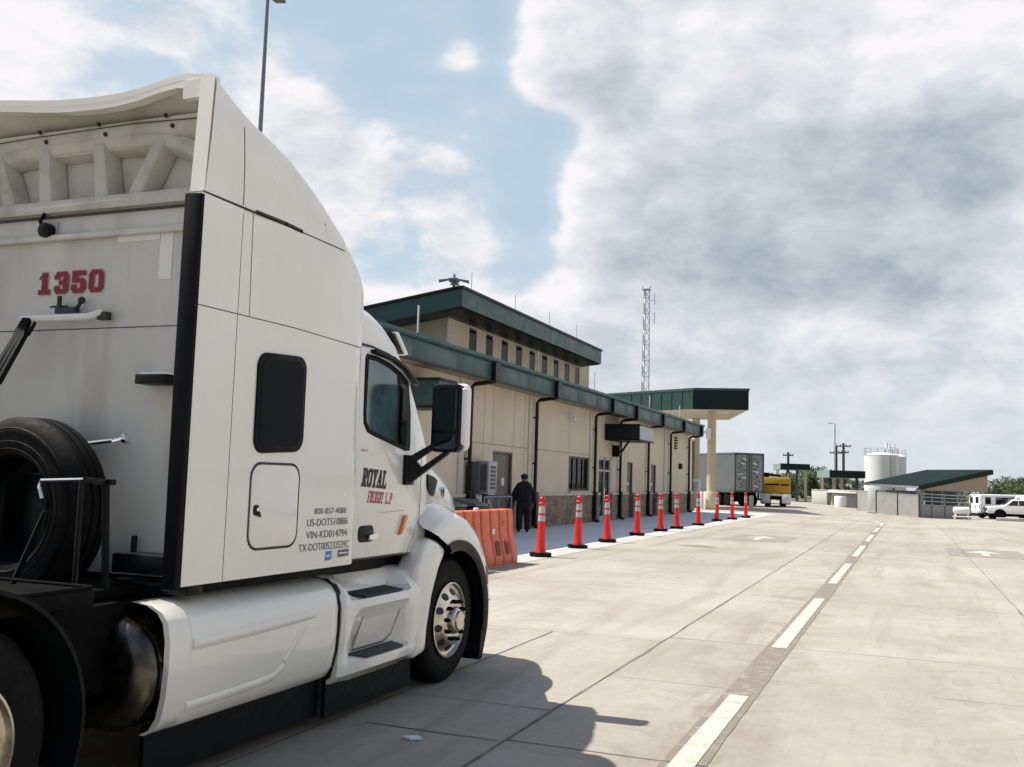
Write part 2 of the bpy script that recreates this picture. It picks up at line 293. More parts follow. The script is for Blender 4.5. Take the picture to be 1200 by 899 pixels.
# ------------------------------------------------------------------ mesh builder
class MB:
    def __init__(s): s.v = []; s.f = []; s.sm = []
    def add(s, vs_, fs, smooth=False):
        o = len(s.v); s.v += [tuple(p) for p in vs_]; s.f += [tuple(i+o for i in f) for f in fs]; s.sm += [smooth]*len(fs); return s
    def box(s, x0, x1, y0, y1, z0, z1):
        x0, x1 = sorted((x0, x1)); y0, y1 = sorted((y0, y1)); z0, z1 = sorted((z0, z1))
        return s.add([(x0, y0, z0), (x1, y0, z0), (x1, y1, z0), (x0, y1, z0), (x0, y0, z1), (x1, y0, z1), (x1, y1, z1), (x0, y1, z1)],
                     [(0, 3, 2, 1), (4, 5, 6, 7), (0, 1, 5, 4), (1, 2, 6, 5), (2, 3, 7, 6), (3, 0, 4, 7)])
    def prism(s, pts, vec):
        n = len(pts); pts = [Vector(p) for p in pts]; v = Vector(vec)
        return s.add(pts + [p+v for p in pts], [tuple(range(n))[::-1], tuple(range(n, 2*n))] + [(i, (i+1) % n, n+(i+1) % n, n+i) for i in range(n)])
    def quad(s, *p): return s.add(p, [tuple(range(len(p)))])
    def loft(s, secs, closed=False, cap0=False, cap1=False, smooth=True):
        n = len(secs[0]); vs_ = [p for q in secs for p in q]; fs = []
        for i in range(len(secs)-1):
            for j in range(n if closed else n-1):
                k = (j+1) % n; fs.append((i*n+j, i*n+k, (i+1)*n+k, (i+1)*n+j))
        if cap0: fs.append(tuple(range(n))[::-1])
        if cap1: fs.append(tuple((len(secs)-1)*n+j for j in range(n)))
        return s.add(vs_, fs, smooth)
    def tube(s, pts, r, n=8, cap=True):
        pts = [Vector(p) for p in pts]; rr = r if isinstance(r, (list, tuple)) else [r]*len(pts); secs = []
        prev = None
        for i, p in enumerate(pts):
            t = (pts[min(i+1, len(pts)-1)] - pts[max(i-1, 0)]).normalized()
            if prev is None:
                a = t.cross(Vector((0, 0, 1)) if abs(t.z) < .9 else Vector((1, 0, 0))).normalized()
            else: a = (prev - t*prev.dot(t)).normalized()
            prev = a; b = t.cross(a)
            secs.append([p + (a*math.cos(k*2*math.pi/n) + b*math.sin(k*2*math.pi/n))*rr[i] for k in range(n)])
        return s.loft(secs, True, cap, cap)
    def lathe(s, prof, c, axis='z', n=32, cap=True):
        """prof: (radius, height) pairs along the axis"""
        secs = []
        for r, z in prof:
            q = []
            for k in range(n):
                a = k*2*math.pi/n; u, w = r*math.cos(a), r*math.sin(a)
                q.append({'z': (c[0]+u, c[1]+w, c[2]+z), 'x': (c[0]+z, c[1]+u, c[2]+w), 'y': (c[0]+u, c[1]+z, c[2]+w)}[axis])
            secs.append(q)
        return s.loft(secs, True, cap, cap)
    def ball(s, c, r, n=12):
        r = (r, r, r) if not isinstance(r, (tuple, list)) else r
        secs = []
        for i in range(n+1):
            a = -math.pi/2 + math.pi*i/n; q = max(.001, math.cos(a))
            secs.append([(c[0]+r[0]*q*math.cos(k*2*math.pi/n), c[1]+r[1]*q*math.sin(k*2*math.pi/n), c[2]+r[2]*math.sin(a)) for k in range(n)])
        return s.loft(secs, True, True, True)
    def build_each(s, name, m, parent=None, **k):
        """one object for every connected piece"""
        up_ = list(range(len(s.v)))
        def root(i):
            while up_[i] != i: up_[i] = up_[up_[i]]; i = up_[i]
            return i
        for f in s.f:
            for j in f[1:]: up_[root(j)] = root(f[0])
        groups = {}
        for f, sm in zip(s.f, s.sm): groups.setdefault(root(f[0]), []).append((f, sm))
        out_ = []
        for g in groups.values():
            ids = sorted({i for f, _ in g for i in f}); ix = {a: b for b, a in enumerate(ids)}; q = MB()
            q.v = [s.v[i] for i in ids]; q.f = [tuple(ix[i] for i in f) for f, _ in g]; q.sm = [sm for _, sm in g]
            out_.append(q.build(name, m, parent, **k))
        return out_
    def build(s, name, m, parent=None, bevel=0., seg=2, angle=35, norm=True):
        bm = bmesh.new(); off = Vector((0, 0, 0)); p = parent
        while p is not None: off += p.location; p = p.parent
        vv = [bm.verts.new(Vector(q)-off) for q in s.v]
        for f, sm in zip(s.f, s.sm):
            try: fc = bm.faces.new([vv[i] for i in f]); fc.smooth = sm
            except ValueError: pass
        if norm: bmesh.ops.recalc_face_normals(bm, faces=bm.faces)
        if bevel:
            es = [e for e in bm.edges if len(e.link_faces) == 2 and e.calc_face_angle(0) > R(40)]
            bmesh.ops.bevel(bm, geom=es, offset=bevel, segments=seg, affect='EDGES', profile=.5, clamp_overlap=True)
            for f in bm.faces: f.smooth = True
        me = bpy.data.meshes.new(name); bm.to_mesh(me); bm.free()
        if any(p.use_smooth for p in me.polygons): me.set_sharp_from_angle(angle=R(angle))
        if m is not None: me.materials.append(m if not isinstance(m, str) else M[m])
        o = bpy.data.objects.new(name, me); COL.objects.link(o)
        if parent is not None: o.parent = parent
        return o
def tag(o, label=None, cat=None, group=None, kind=None):
    if label: o['label'] = label
    if cat: o['category'] = cat
    if group: o['group'] = group
    if kind: o['kind'] = kind
    return o
def empty(name, loc, label, cat, group=None, rz=0.):
    o = bpy.data.objects.new(name, None); COL.objects.link(o); o.location = loc; o.rotation_euler.z = rz; o.empty_display_size = .2
    return tag(o, label, cat, group)
def copy_tree(o, parent=None):
    c = o.copy(); COL.objects.link(c)
    if parent is not None: c.parent = parent
    for ch in list(o.children): copy_tree(ch, c)
    return c
def frame(o_, u, v):
    o_, u, v = Vector(o_), Vector(u).normalized(), Vector(v).normalized(); w = u.cross(v)
    return lambda a, b, c=0.: o_ + u*a + v*b + w*c
# text through Blender's own font, turned into a mesh
def text(name, s, width, height, o_, u, v, m, parent, depth=.002, shear=0.):
    cu = bpy.data.curves.new(name, 'FONT'); cu.body = s; cu.extrude = 0; cu.resolution_u = 3; cu.offset = .0
    to = bpy.data.objects.new(name, cu); me = bpy.data.meshes.new_from_object(to)
    xs = [q.co.x for q in me.vertices]; ys = [q.co.y for q in me.vertices]
    x0, x1, y0, y1 = min(xs), max(xs), min(ys), max(ys); F = frame(o_, u, v)
    mb = MB(); vsx = []
    for q in me.vertices:
        a = (q.co.x-x0)/(x1-x0)*width; b = (q.co.y-y0)/(y1-y0)*height; vsx.append(F(a + shear*b, b, depth))
    mb.add(vsx, [tuple(p.vertices) for p in me.polygons])
    ob = mb.build(name, m, parent, norm=False)
    bpy.data.objects.remove(to); bpy.data.curves.remove(cu); bpy.data.meshes.remove(me)
    return ob
# slab-serif display letters, drawn as polygons in a unit box
def rc(x0, y0, x1, y1): return [(x0, y0), (x1, y0), (x1, y1), (x0, y1)]
S_ = .13
GL = {
 'R': [rc(.14, 0, .42, 1), rc(0, 0, .54, S_), rc(0, 1-S_, .8, 1), [(.42, .44), (.78, .44), (.96, .56), (.70, .56), (.42, .56)], [(.68, .56), (.96, .56), (.96, .87), (.8, 1), (.68, .87)], [(.45, .44), (.72, .44), (.9, S_), (1, S_), (1, 0), (.7, 0)]],
 'O': [[(.0, .16), (.28, .16), (.28, .84), (.0, .84)], [(.72, .16), (1, .16), (1, .84), (.72, .84)], [(.0, .16), (.18, 0), (.82, 0), (1, .16), (.72, .16), (.28, .16)], [(.28, .84), (.72, .84), (1, .84), (.82, 1), (.18, 1), (.0, .84)]],
 'Y': [rc(.36, 0, .64, .5), rc(.22, 0, .78, S_), [(.08, .87), (.36, .87), (.64, .42), (.36, .42)], [(.92, .87), (.64, .87), (.36, .42), (.64, .42)], rc(0, 1-S_, .46, 1), rc(.54, 1-S_, 1, 1)],
 'A': [[(.06, S_), (.24, S_), (.52, .87), (.36, 1)], [(.64, S_), (.94, S_), (.70, 1), (.36, 1)], rc(.25, .30, .75, .43), rc(0, 0, .38, S_), rc(.56, 0, 1, S_)],
 'L': [rc(.14, 0, .42, 1), rc(0, 1-S_, .56, 1), rc(0, 0, 1, S_), [(.74, S_), (1, S_), (1, .38)]],
 'F': [rc(.14, 0, .42, 1), rc(0, 0, .56, S_), rc(0, 1-S_, 1, 1), rc(.42, .44, .72, .57), [(.76, 1-S_), (1, 1-S_), (1, .66)]],
 'E': [rc(.14, 0, .42, 1), rc(0, 0, 1, S_), rc(0, 1-S_, 1, 1), rc(.42, .44, .72, .57), [(.76, 1-S_), (1, 1-S_), (1, .66)], [(.76, S_), (1, S_), (1, .36)]],
 'I': [rc(.3, 0, .7, 1), rc(.1, 0, .9, S_), rc(.1, 1-S_, .9, 1)],
 'G': [[(.0, .16), (.28, .16), (.28, .84), (.0, .84)], [(.0, .16), (.18, 0), (.82, 0), (1, .16), (.72, .16), (.28, .16)], [(.28, .84), (.72, .84), (1, .84), (.82, 1), (.18, 1), (.0, .84)], rc(.72, .16, 1, .5), rc(.55, .4, .72, .5), rc(.74, .66, 1, .84)],
 'H': [rc(.12, 0, .38, 1), rc(.62, 0, .88, 1), rc(.38, .44, .62, .57), rc(0, 0, .46, S_), rc(.54, 0, 1, S_), rc(0, 1-S_, .46, 1), rc(.54, 1-S_, 1, 1)],
 'T': [rc(.35, 0, .65, 1), rc(.2, 0, .8, S_), rc(0, 1-S_, 1, 1), [(0, 1-S_), (.2, 1-S_), (0, .64)], [(1, 1-S_), (.8, 1-S_), (1, .64)]],
 'P': [rc(.14, 0, .42, 1), rc(0, 0, .56, S_), rc(0, 1-S_, .8, 1), rc(.42, .42, .8, .55), [(.68, .42), (.96, .55), (.96, .87), (.8, 1), (.68, .87)]],
 '.': [rc(.3, 0, .7, .2)], ' ': [],
 '1': [rc(.34, 0, .68, 1), rc(.1, 0, .92, .17), [(.08, .72), (.34, .80), (.5, 1), (.34, 1)]],
 '3': [rc(.66, .14, 1, .44), rc(.66, .58, 1, .86), [(.0, .16), (.18, 0), (.8, 0), (1, .14), (.66, .16)], [(.0, .84), (.66, .84), (1, .86), (.8, 1), (.18, 1)], [(.34, .43), (.80, .43), (.94, .51), (.80, .59), (.34, .59)], rc(0, .16, .32, .32), rc(0, .70, .32, .84)],
 '5': [rc(.04, .50, .38, 1), rc(.04, .83, .96, 1), [(.38, .50), (.38, .64), (.8, .64), (1, .5), (.66, .50)], rc(.66, .15, 1, .5), [(.0, .16), (.18, 0), (.8, 0), (1, .15), (.66, .16)], rc(0, .16, .32, .34)],
}
GL['0'] = GL['O']
def slab(name, s, width, height, o_, u, v, m, parent, depth=.002, shear=0., gap=.16, grow=0., skip=1.):
    F = frame(o_, u, v); n = len(s); adv = 1+gap; sc_ = width/(n*adv-gap); mb = MB(); k = 0
    for i, ch in enumerate(s):
        for poly in GL[ch]:
            cxm = sum(p[0] for p in poly)/len(poly); cym = sum(p[1] for p in poly)/len(poly); k += 1
            pp = []
            for (a, b) in poly:
                if grow: a += math.copysign(grow/sc_, a-cxm); b += math.copysign(grow/height, b-cym)
                pp.append(F((i*adv+a)*sc_ + shear*b*height, b*height, depth + (k % 7)*.00012))
            mb.quad(*pp)
    return mb.build(name, m, parent, norm=False)
def strip(mb, pts, w, nrm):
    """thin flat strip along points lying on a plane with normal nrm"""
    n = Vector(nrm)
    for a, b in zip(pts[:-1], pts[1:]):
        a, b = Vector(a), Vector(b); t = (b-a).normalized(); s = t.cross(n).normalized()*w/2
        mb.quad(a-s-t*w*.3, b-s+t*w*.3, b+s+t*w*.3, a+s-t*w*.3)
def rrect(y0, y1, z0, z1, r, n=5):
    q = []
    for (cy, cz, a0) in ((y1-r, z1-r, 0), (y0+r, z1-r, 90), (y0+r, z0+r, 180), (y1-r, z0+r, 270)):
        for k in range(n+1):
            a = R(a0 + 90*k/n); q.append((cy + r*math.cos(a), cz + r*math.sin(a)))
    return q
# ------------------------------------------------------------------ ground, road, markings
def sst(a, b, t):
    t = max(0, min(1, (t-a)/(b-a))); return t*t*(3-2*t)
def gz(x, y): return -.55*sst(40, 95, y)*sst(-10, 4, x)
def drape(mb, x0, x1, y0, y1, lift, ny=None, nx=1):
    ny = ny or max(1, int((y1-y0)/2.5)); g = len(mb.v)
    vs_ = []; fs = []
    for j in range(ny+1):
        for i in range(nx+1):
            X = x0+(x1-x0)*i/nx; Y = y0+(y1-y0)*j/ny; vs_.append((X, Y, gz(X, Y)+lift))
    for j in range(ny):
        for i in range(nx): a = j*(nx+1)+i; fs.append((a, a+1, a+nx+2, a+nx+1))
    mb.add(vs_, fs)
def sheet(name, xs, ys, lift, m):
    mb = MB(); vs_ = [(a, b, gz(a, b)+lift) for b in ys for a in xs]; n = len(xs)
    mb.add(vs_, [(j*n+i, j*n+i+1, (j+1)*n+i+1, (j+1)*n+i) for j in range(len(ys)-1) for i in range(n-1)])
    return tag(mb.build(name, m), kind='structure')
xs = [-2500, -600, -200, -80, -40, -20] + [-10+i for i in range(15)] + [8, 16, 30, 80, 200, 600, 2500]
ys = [-600, -100, -20, 0, 20, 35] + [40+2.5*i for i in range(23)] + [100, 130, 200, 400, 1000, 2500]
sheet('ground', xs, ys, 0, M['conc'])
M['grass'] = mat('dry_grass', (.10, .115, .05), .95, var=.35, vscale=.15, bump=.5, bscale=6)
sheet('grass_field', [-2500, -600, -200, -80, -40, -10] + [-10+i for i in range(1, 15)] + [10, 30, 80, 200, 600, 2500], [118, 140, 200, 400, 1000, 2500], .004, M['grass'])
mb = MB(); drape(mb, -11.9, -7.66, 8, 61, .008, 24, 2); tag(mb.build('sidewalk', M['walk']), kind='structure')
mb = MB(); drape(mb, -7.66, -7.05, 8, 61, .006, 24); tag(mb.build('kerb_edge', M['kerb']), kind='structure')
rj = random.Random(3)
mb = MB()
def joint(p, q, w):
    n = max(2, int((Vector(q)-Vector(p)).length/.35)); prev = None
    d = (Vector(q)-Vector(p)); s = Vector((-d.y, d.x)).normalized()
    L = []
    for i in range(n+1):
        c = Vector(p)+d*i/n + s*rj.uniform(-.006, .006); k = w*rj.uniform(.45, 1.25)/2
        if rj.random() < .05: k *= 1.9
        L.append((c-s*k, c+s*k))
    vs_ = []
    for a, b in L:
        for t in (a, b): vs_.append((t.x, t.y, gz(t.x, t.y)+.004))
    mb.add(vs_, [(2*i, 2*i+1, 2*i+3, 2*i+2) for i in range(n)])
joint((-2.39, 1), (-2.39, 62), .022); joint((1.51, 1), (1.51, 60), .016); joint((5.41, 1), (5.41, 60), .02)
joint((-3.62, 2), (-3.62, 10.46), .022); joint((-6.3, 10.5), (-6.3, 60), .009)
for y in (2.2, 6.95, 10.47, 15.4, 20.2, 30): joint((-7.05, y), (-2.40, y), .009)
for y in (1.2, 6.05, 10.78, 15.55, 20.4, 30.1): joint((-2.38, y), (1.5, y), .011); joint((1.52, y+.05), (9, y+.15), .010)
joint((-3.4, 6.0), (-2.41, 6.0), .014); joint((-2.38, 8.4), (-1.4, 8.4), .010); joint((.2, 8.9), (1.5, 8.95), .008)
tag(mb.build('pavement_joints', M['jointm'], norm=False), kind='structure')
# contrast band with white dashes
mb = MB(); bandp = MB()
def seg(mbx, y0, y1, w, lift, xc=-1.245):
    n = max(2, int((y1-y0)/.3)); vs_ = []
    for i in range(n+1):
        y = y0+(y1-y0)*i/n; x_ = xc + .0045*(y-6) if y > 6 else xc
        a, b = w/2*rj.uniform(.96, 1.04), w/2*rj.uniform(.96, 1.04)
        vs_ += [(x_-a, y, gz(x_, y)+lift), (x_+b, y, gz(x_, y)+lift)]
    mbx.add(vs_, [(2*i, 2*i+1, 2*i+3, 2*i+2) for i in range(n)])
seg(bandp, .5, 53, .265, .004)
y = -4.5
while y < 50:
    if y > -1 or True: seg(mb, max(.6, y), max(.7, y+5.05), .152, .008)
    y += 7.6
tag(bandp.build('lane_contrast_band', M['roadtan'], norm=False), kind='structure')
# short bent dash where the lane turns off
p0, p1 = Vector((-.98, 53.0, 0)), Vector((-1.6, 58.2, 0))
mb.add([(p0.x-.11, p0.y, gz(p0.x, p0.y)+.008), (p0.x+.11, p0.y, gz(p0.x, p0.y)+.008), (p1.x+.11, p1.y, gz(p1.x, p1.y)+.008), (p1.x-.11, p1.y, gz(p1.x, p1.y)+.008)], [(0, 1, 2, 3)])
tag(mb.build('lane_line', M['roadwhite'], norm=False), kind='structure')
mp_ = MB(); ma = MB()
for (ax, ay) in ((-4.28, 31.0), (2.02, 28.9)):
    drape(mp_, ax-.95, ax+1.0, ay-.5, ay+3.2, .004, 2)
    A = [(-.09, 0), (.09, 0), (.09, 1.3), (.52, 1.3), (0, 2.5), (-.52, 1.3), (-.09, 1.3)]
    ma.quad(*[(ax+a, ay+b, .008+gz(ax+a, ay+b)) for a, b in A])
tag(mp_.build('arrow_patch', M['patch']), kind='structure'); tag(ma.build('lane_arrow', M['roadwhite']), kind='structure')
mb = MB(); a_, b_ = (-5.76, 26.9), (-4.8, 26.66); mb.quad(*[(x_, y_, .005) for x_, y_ in ((a_[0], a_[1]-.18), (a_[0]+.4, a_[1]-.42), (b_[0], b_[1]-.25), (b_[0]+.15, b_[1]+.02), (a_[0]+.5, a_[1]+.1))]); tag(mb.build('oil_stain', M['roadtan'], norm=False), kind='structure')
# ------------------------------------------------------------------ the inspection building
BX = -11.7; EX = -10.9
bld = empty('inspection_building', (BX, 38, 0), 'long beige inspection building with green metal eaves, black downspouts and a raised upper storey', 'building')
def wall_open(mb, X, y0, y1, z0, z1, ops, depth=.14):
    ysx = sorted({y0, y1, *[a for o in ops for a in o[:2] if y0 < a < y1]}); zsx = sorted({z0, z1, *[a for o in ops for a in o[2:] if z0 < a < z1]})
    for a, b in zip(ysx[:-1], ysx[1:]):
        for c, d in zip(zsx[:-1], zsx[1:]):
            if any(o[0] <= a and b <= o[1] and o[2] <= c and d <= o[3] for o in ops): continue
            mb.quad((X, a, c), (X, b, c), (X, b, d), (X, a, d))
    for o in ops:
        a, b, c, d = max(o[0], y0), min(o[1], y1), max(o[2], z0), min(o[3], z1)
        if a >= b or c >= d: continue
        mb.quad((X, a, c), (X-depth, a, c), (X-depth, a, d), (X, a, d)); mb.quad((X, b, c), (X, b, d), (X-depth, b, d), (X-depth, b, c))
        if d < z1: mb.quad((X, a, d), (X-depth, a, d), (X-depth, b, d), (X, b, d))
        if c > z0: mb.quad((X, a, c), (X, b, c), (X-depth, b, c), (X-depth, a, c))
DOORS = [(27.75, 29.4, 0, 2.48), (39.05, 40.85, 0, 2.64), (43.5, 44.5, 0, 2.55), (48.05, 49.1, 0, 2.55)]
WINS = [(35.15, 37.65, 1.25, 2.56)]
Y0, Y1, ZW = 18.6, 58.2, 4.52
mb = MB(); wall_open(mb, BX, Y0, Y1, 1.18, ZW, DOORS+WINS)
mb.quad((BX, Y0, 0), (BX-10, Y0, 0), (BX-10, Y0, ZW), (BX, Y0, ZW)); mb.quad((BX, Y1, 0), (BX, Y1, ZW), (BX-10, Y1, ZW), (BX-10, Y1, 0)); mb.quad((BX-10, Y0, 0), (BX-10, Y1, 0), (BX-10, Y1, ZW), (BX-10, Y0, ZW))
mb.build('wall', M['wall'], bld, norm=False)
mb = MB(); wall_open(mb, BX+.07, Y0, Y1, 0, 1.08, DOORS, .2); mb.build('stone_base', M['stone'], bld, norm=False)
mb = MB(); yy = Y0
for o in DOORS + [(Y1, Y1, 0, 0)]:
    mb.box(BX-.02, BX+.11, yy, o[0]-.001, 1.08, 1.18); yy = o[1]+.001
mb.build_each('stone_cap', M['trimbeige'], bld, bevel=.01)
# control joints in the render
mb = MB()
for jy in (27.0, 27.7, 29.45, 30.4, 35.1, 40.98, 43.0, 47.0, 50.4, 54.0):
    mb.box(BX-.01, BX+.003, jy-.012, jy+.012, 2.68 if 27 < jy < 30 else 1.2, 4.5)
for a, b in ((26.0, 30.9), (31.4, 37.9)): mb.box(BX-.01, BX+.004, a, b, 2.66, 2.685)
mb.build_each('control_joint', M['soffit'], bld)
mb = MB()
for jy in (25.4, 30.95, 37.85, 51.0): mb.box(BX-.02, BX+.05, jy-.22, jy+.12, 1.181, 4.49)
mb.build_each('pilaster', M['trimbeige'], bld)
for i, (a, b, c, d) in enumerate(DOORS):
    X = BX-.11
    if i == 1:      # glazed entrance
        f = MB()
        for y_ in (a, (a+b)/2-.04, b-.09): f.box(X, X+.08, y_, y_+.09, 0, d)
        f.box(X, X+.08, a+.09, b-.09, d-.1, d-.001); f.box(X, X+.08, a+.09, b-.09, 2.05, 2.13); f.box(X, X+.08, a+.09, b-.09, .001, .2)
        dr = f.build('entrance_door', M['lgreymetal'], bld); g = MB().box(X-.02, X+.03, a+.05, b-.05, .1, d-.05); g.build('pane', M['glass'], dr)
        h_ = MB().tube([(X+.13, a+.8, .95), (X+.13, a+.8, 1.35)], .02); h_.build('handle', M['chrome'], dr)
    else:
        dr = MB().box(X-.03, X+.03, a+.06, b-.06, 0.01, d-.06).build('door', M['door'], bld, bevel=.008)
        f = MB(); f.box(X, X+.09, a, a+.06, 0, d); f.box(X, X+.09, b-.06, b, 0, d); f.box(X, X+.09, a+.06, b-.06, d-.06, d); f.build_each('door_frame', M['door'], dr)
        hd = MB(); hd.box(X+.03, X+.06, b-.2, b-.12, .95, 1.15); hd.tube([(X+.09, b-.28, 1.05), (X+.09, b-.13, 1.05)], .014, 6); hd.build('handle', M['galv'], dr)
        if i == 0:
            MB().box(X+.031, X+.036, a+.95, a+1.17, 1.42, 1.66).build('notice', M['lwhite'], dr)
        if i in (2, 3): MB().box(X+.03, X+.034, a+.35, a+.6, 1.5, 1.62).build('notice', M['lwhite'], dr)
for (a, b, c, d) in WINS:
    X = BX-.10; f = MB()
    for k in range(5): y_ = a+(b-a-.07)*k/4; f.box(X, X+.06, y_, y_+.07, c, d)
    f.box(X, X+.06, a+.07, b-.07, d-.07, d-.001); f.box(X, X+.06, a+.07, b-.07, c+.001, c+.07)
    w_ = f.build('window', M['frame'], bld); MB().box(X-.02, X+.02, a+.03, b-.03, c+.03, d-.03).build('pane', M['glass'], w_)
    MB().box(BX-.1, BX+.12, a-.05, b+.05, c-.07, c-.002).build('sill', M['trimbeige'], w_)
# eaves: fascia panels, gutter strip, drip edge, soffit, roof
LH = [25.75, 31.2, 38.1, 41.9, 47.0, 51.9, 56.7]       # leader heads
mb = MB(); ed = [Y0-.4] + LH + [Y1-.9]
for a, b in zip(ed[:-1], ed[1:]):
    n = max(1, round((b-a)/2.2))
    for k in range(n):
        p, q_ = a+(b-a)*k/n, a+(b-a)*(k+1)/n; mb.box(EX-.05, EX, p+.004, q_-.004, 4.46, 4.93)
mb.build_each('fascia', M['green'], bld, bevel=.006)
mb = MB(); mb.loft([[(EX-.06, y_, 4.935), (EX+.05, y_, 4.94), (EX+.10, y_, 4.98), (EX+.10, y_, 5.06), (EX-.02, y_, 5.09), (EX-.06, y_, 5.09)] for y_ in (Y0-.45, Y1-.85)], True, True, True, False)
mb.build('gutter', M['green'], bld)
MB().box(EX-.06, EX+.02, Y0-.42, Y1-.88, 4.40, 4.458).build('drip_edge', M['darkgreen'], bld)
mb = MB(); mb.quad((EX-.06, Y0-.4, 4.47), (BX+.001, Y0-.4, 4.47), (BX+.001, Y1-.9, 4.47), (EX-.06, Y1-.9, 4.47)); mb.build('soffit', M['soffit'], bld)
mb = MB(); mb.prism([(EX-.02, Y0-.45, 5.085), (-14.6, Y0-.45, 5.75), (-21.9, Y0-.45, 5.75), (-21.9, Y0-.45, 4.45), (EX-.07, Y0-.45, 4.5)], (0, Y1-.85-Y0+.45, 0)); mb.build('lower_roof', M['greenroof'], bld)
for i, y_ in enumerate(LH):
    m_ = MB().box(EX+.001, EX+.13, y_-.17, y_+.17, 4.43, 4.93)
    if i != 3 and i != 4: pass
    zb = 4.30
    m_.tube([(EX+.05, y_, 4.45), (EX+.03, y_, 4.40), (BX+.22, y_, zb+.03), (BX+.13, y_, zb-.06), (BX+.13, y_, .9)], .062, 8)
    m_.box(BX+.04, BX+.24, y_-.11, y_+.11, .12, 1.22)
    m_.tube([(BX+.14, y_, .14), (BX+.2, y_, .05), (BX+.34, y_, .02)], .07, 8)
    ds = m_.build('downspout', M['pipe'], bld)
    b_ = MB()
    for z_ in (3.7, 2.15): b_.box(BX+.0, BX+.2, y_-.12, y_+.02, z_, z_+.05)
    b_.build_each('strap', M['pipe'], ds)
# upper storey
UX = -14.2
ops = [(31.2+1.5*k, 31.86+1.5*k, 5.7, 6.9) for k in range(9)]
mb = MB(); wall_open(mb, UX, 29.42, 45.4, 5.2, 7.2, ops, .12)
mb.quad((UX, 29.42, 5), (UX-7, 29.42, 5), (UX-7, 29.42, 6.6), (UX, 29.42, 7.3)); mb.quad((UX, 45.4, 5), (UX, 45.4, 7.2), (UX-7, 45.4, 6.6), (UX-7, 45.4, 5))
mb.build('upper_wall', M['wall'], bld, norm=False)
for (a, b, c, d) in ops:
    f = MB(); f.box(UX-.09, UX-.03, a, b, c, d); w_ = f.build('upper_window', M['frame'], bld)
    MB().box(UX-.05, UX-.025, a+.05, b-.05, c+.05, d-.06).build('pane', M['glass'], w_)
RY0, RY1 = 28.35, 44.05; FX = -13.2
def rz(x_): return 7.74 + (x_-FX)*.155
mb = MB(); mb.prism([(FX, RY0, rz(FX)-.03), (-22, RY0, rz(-22)-.03), (-22, RY0, rz(-22)-.62), (FX-.3, RY0, rz(FX)-.66), (FX, RY0, rz(FX)-.62)], (0, RY1-RY0, 0))
mb.build('upper_roof', M['green'], bld)
mb = MB(); mb.box(FX-.12, FX+.06, RY0-.06, RY1+.05, rz(FX)-.03, rz(FX)+.05); mb.prism([(FX-.121, RY0-.06, rz(FX)-.03), (-22, RY0-.06, rz(-22)-.03), (-22, RY0-.06, rz(-22)+.05), (FX-.121, RY0-.06, rz(FX)+.05)], (0, .2, 0))
mb.build('roof_edge_trim', M['darkgreen'], bld)
mb = MB(); mb.quad((FX-.05, RY0+.05, rz(FX)-.66), (UX, RY0+.05, 6.98), (UX, RY1-.05, 6.98), (FX-.05, RY1-.05, rz(FX)-.66)); mb.build('upper_soffit', M['darkgreen'], bld)
# rods and pipes standing on the roofs
for y_ in (29.6, 33.6, 37.4, 41.0): MB().tube([(FX-.25, y_, rz(FX)-.02), (FX-.25, y_, rz(FX)+.75)], .012, 5).build('lightning_rod', M['galv'], bld)
for (X, y_, z0, z1) in ((-11.4, 21.9, 5.1, 5.95), (-12.6, 33.9, 5.4, 6.4), (-11.2, 45.5, 5.1, 5.75), (-11.2, 52.2, 5.1, 5.8), (-14.1, 46.0, 5.3, 7.0)):
    MB().tube([(X, y_, z0), (X, y_, z1)], .022, 6).build('roof_pipe', M['lwhite'], bld)
mb = MB()
for k in range(9): mb.ball((UX+.06, 29.36, 5.75+k*.19), .05, 6)
mb.build('rain_chain', M['lwhite'], bld)
mb = MB(); vx, vy = FX-.5, 28.75; vz = rz(vx)
mb.lathe([(.05, 0), (.05, .42)], (vx, vy, vz), 'z', 8)
for k in range(4): a = k*math.pi/2+.4; mb.prism([(vx+.1*math.cos(a), vy+.1*math.sin(a), vz+.42), (vx+.52*math.cos(a-.3), vy+.52*math.sin(a-.3), vz+.34), (vx+.52*math.cos(a+.3), vy+.52*math.sin(a+.3), vz+.34)], (0, 0, .05))
mb.lathe([(.18, .36), (.2, .44), (.06, .5), (.03, .62)], (vx, vy, vz), 'z', 10); mb.build('roof_ventilator', M['polegrey'], bld)
# small canopies over the entrances
def canopy(y0, y1, x1, z0, z1, m1):
    c = MB().box(BX+.01, x1, y0, y1, z0, z1).build('entrance_canopy', m1, bld, bevel=.01)
    t_ = MB(); t_.box(BX+.01, x1+.03, y0-.03, y1+.03, z1+.001, z1+.06); t_.box(BX+.01, x1+.02, y0-.02, y1+.02, z0-.05, z0-.001); t_.build_each('canopy_trim', M['darkgreen'], c)
    return c
c = canopy(21.9, 22.9, -10.75, 3.4, 4.05, M['green'])
c = canopy(39.8, 42.3, -10.2, 3.42, 4.0, M['darkgreen'])  # front face's shade is put into the darker green, lighter side plated on
MB().box(-10.199, -10.19, 39.82, 42.28, 3.43, 3.99).build('canopy_side_panel', M['lgreymetal'], c)
mb = MB(); mb.tube([(BX+.12, 41.6, 2.75), (-10.8, 40.4, 3.38)], .05, 6); mb.build('brace', M['pipe'], c)
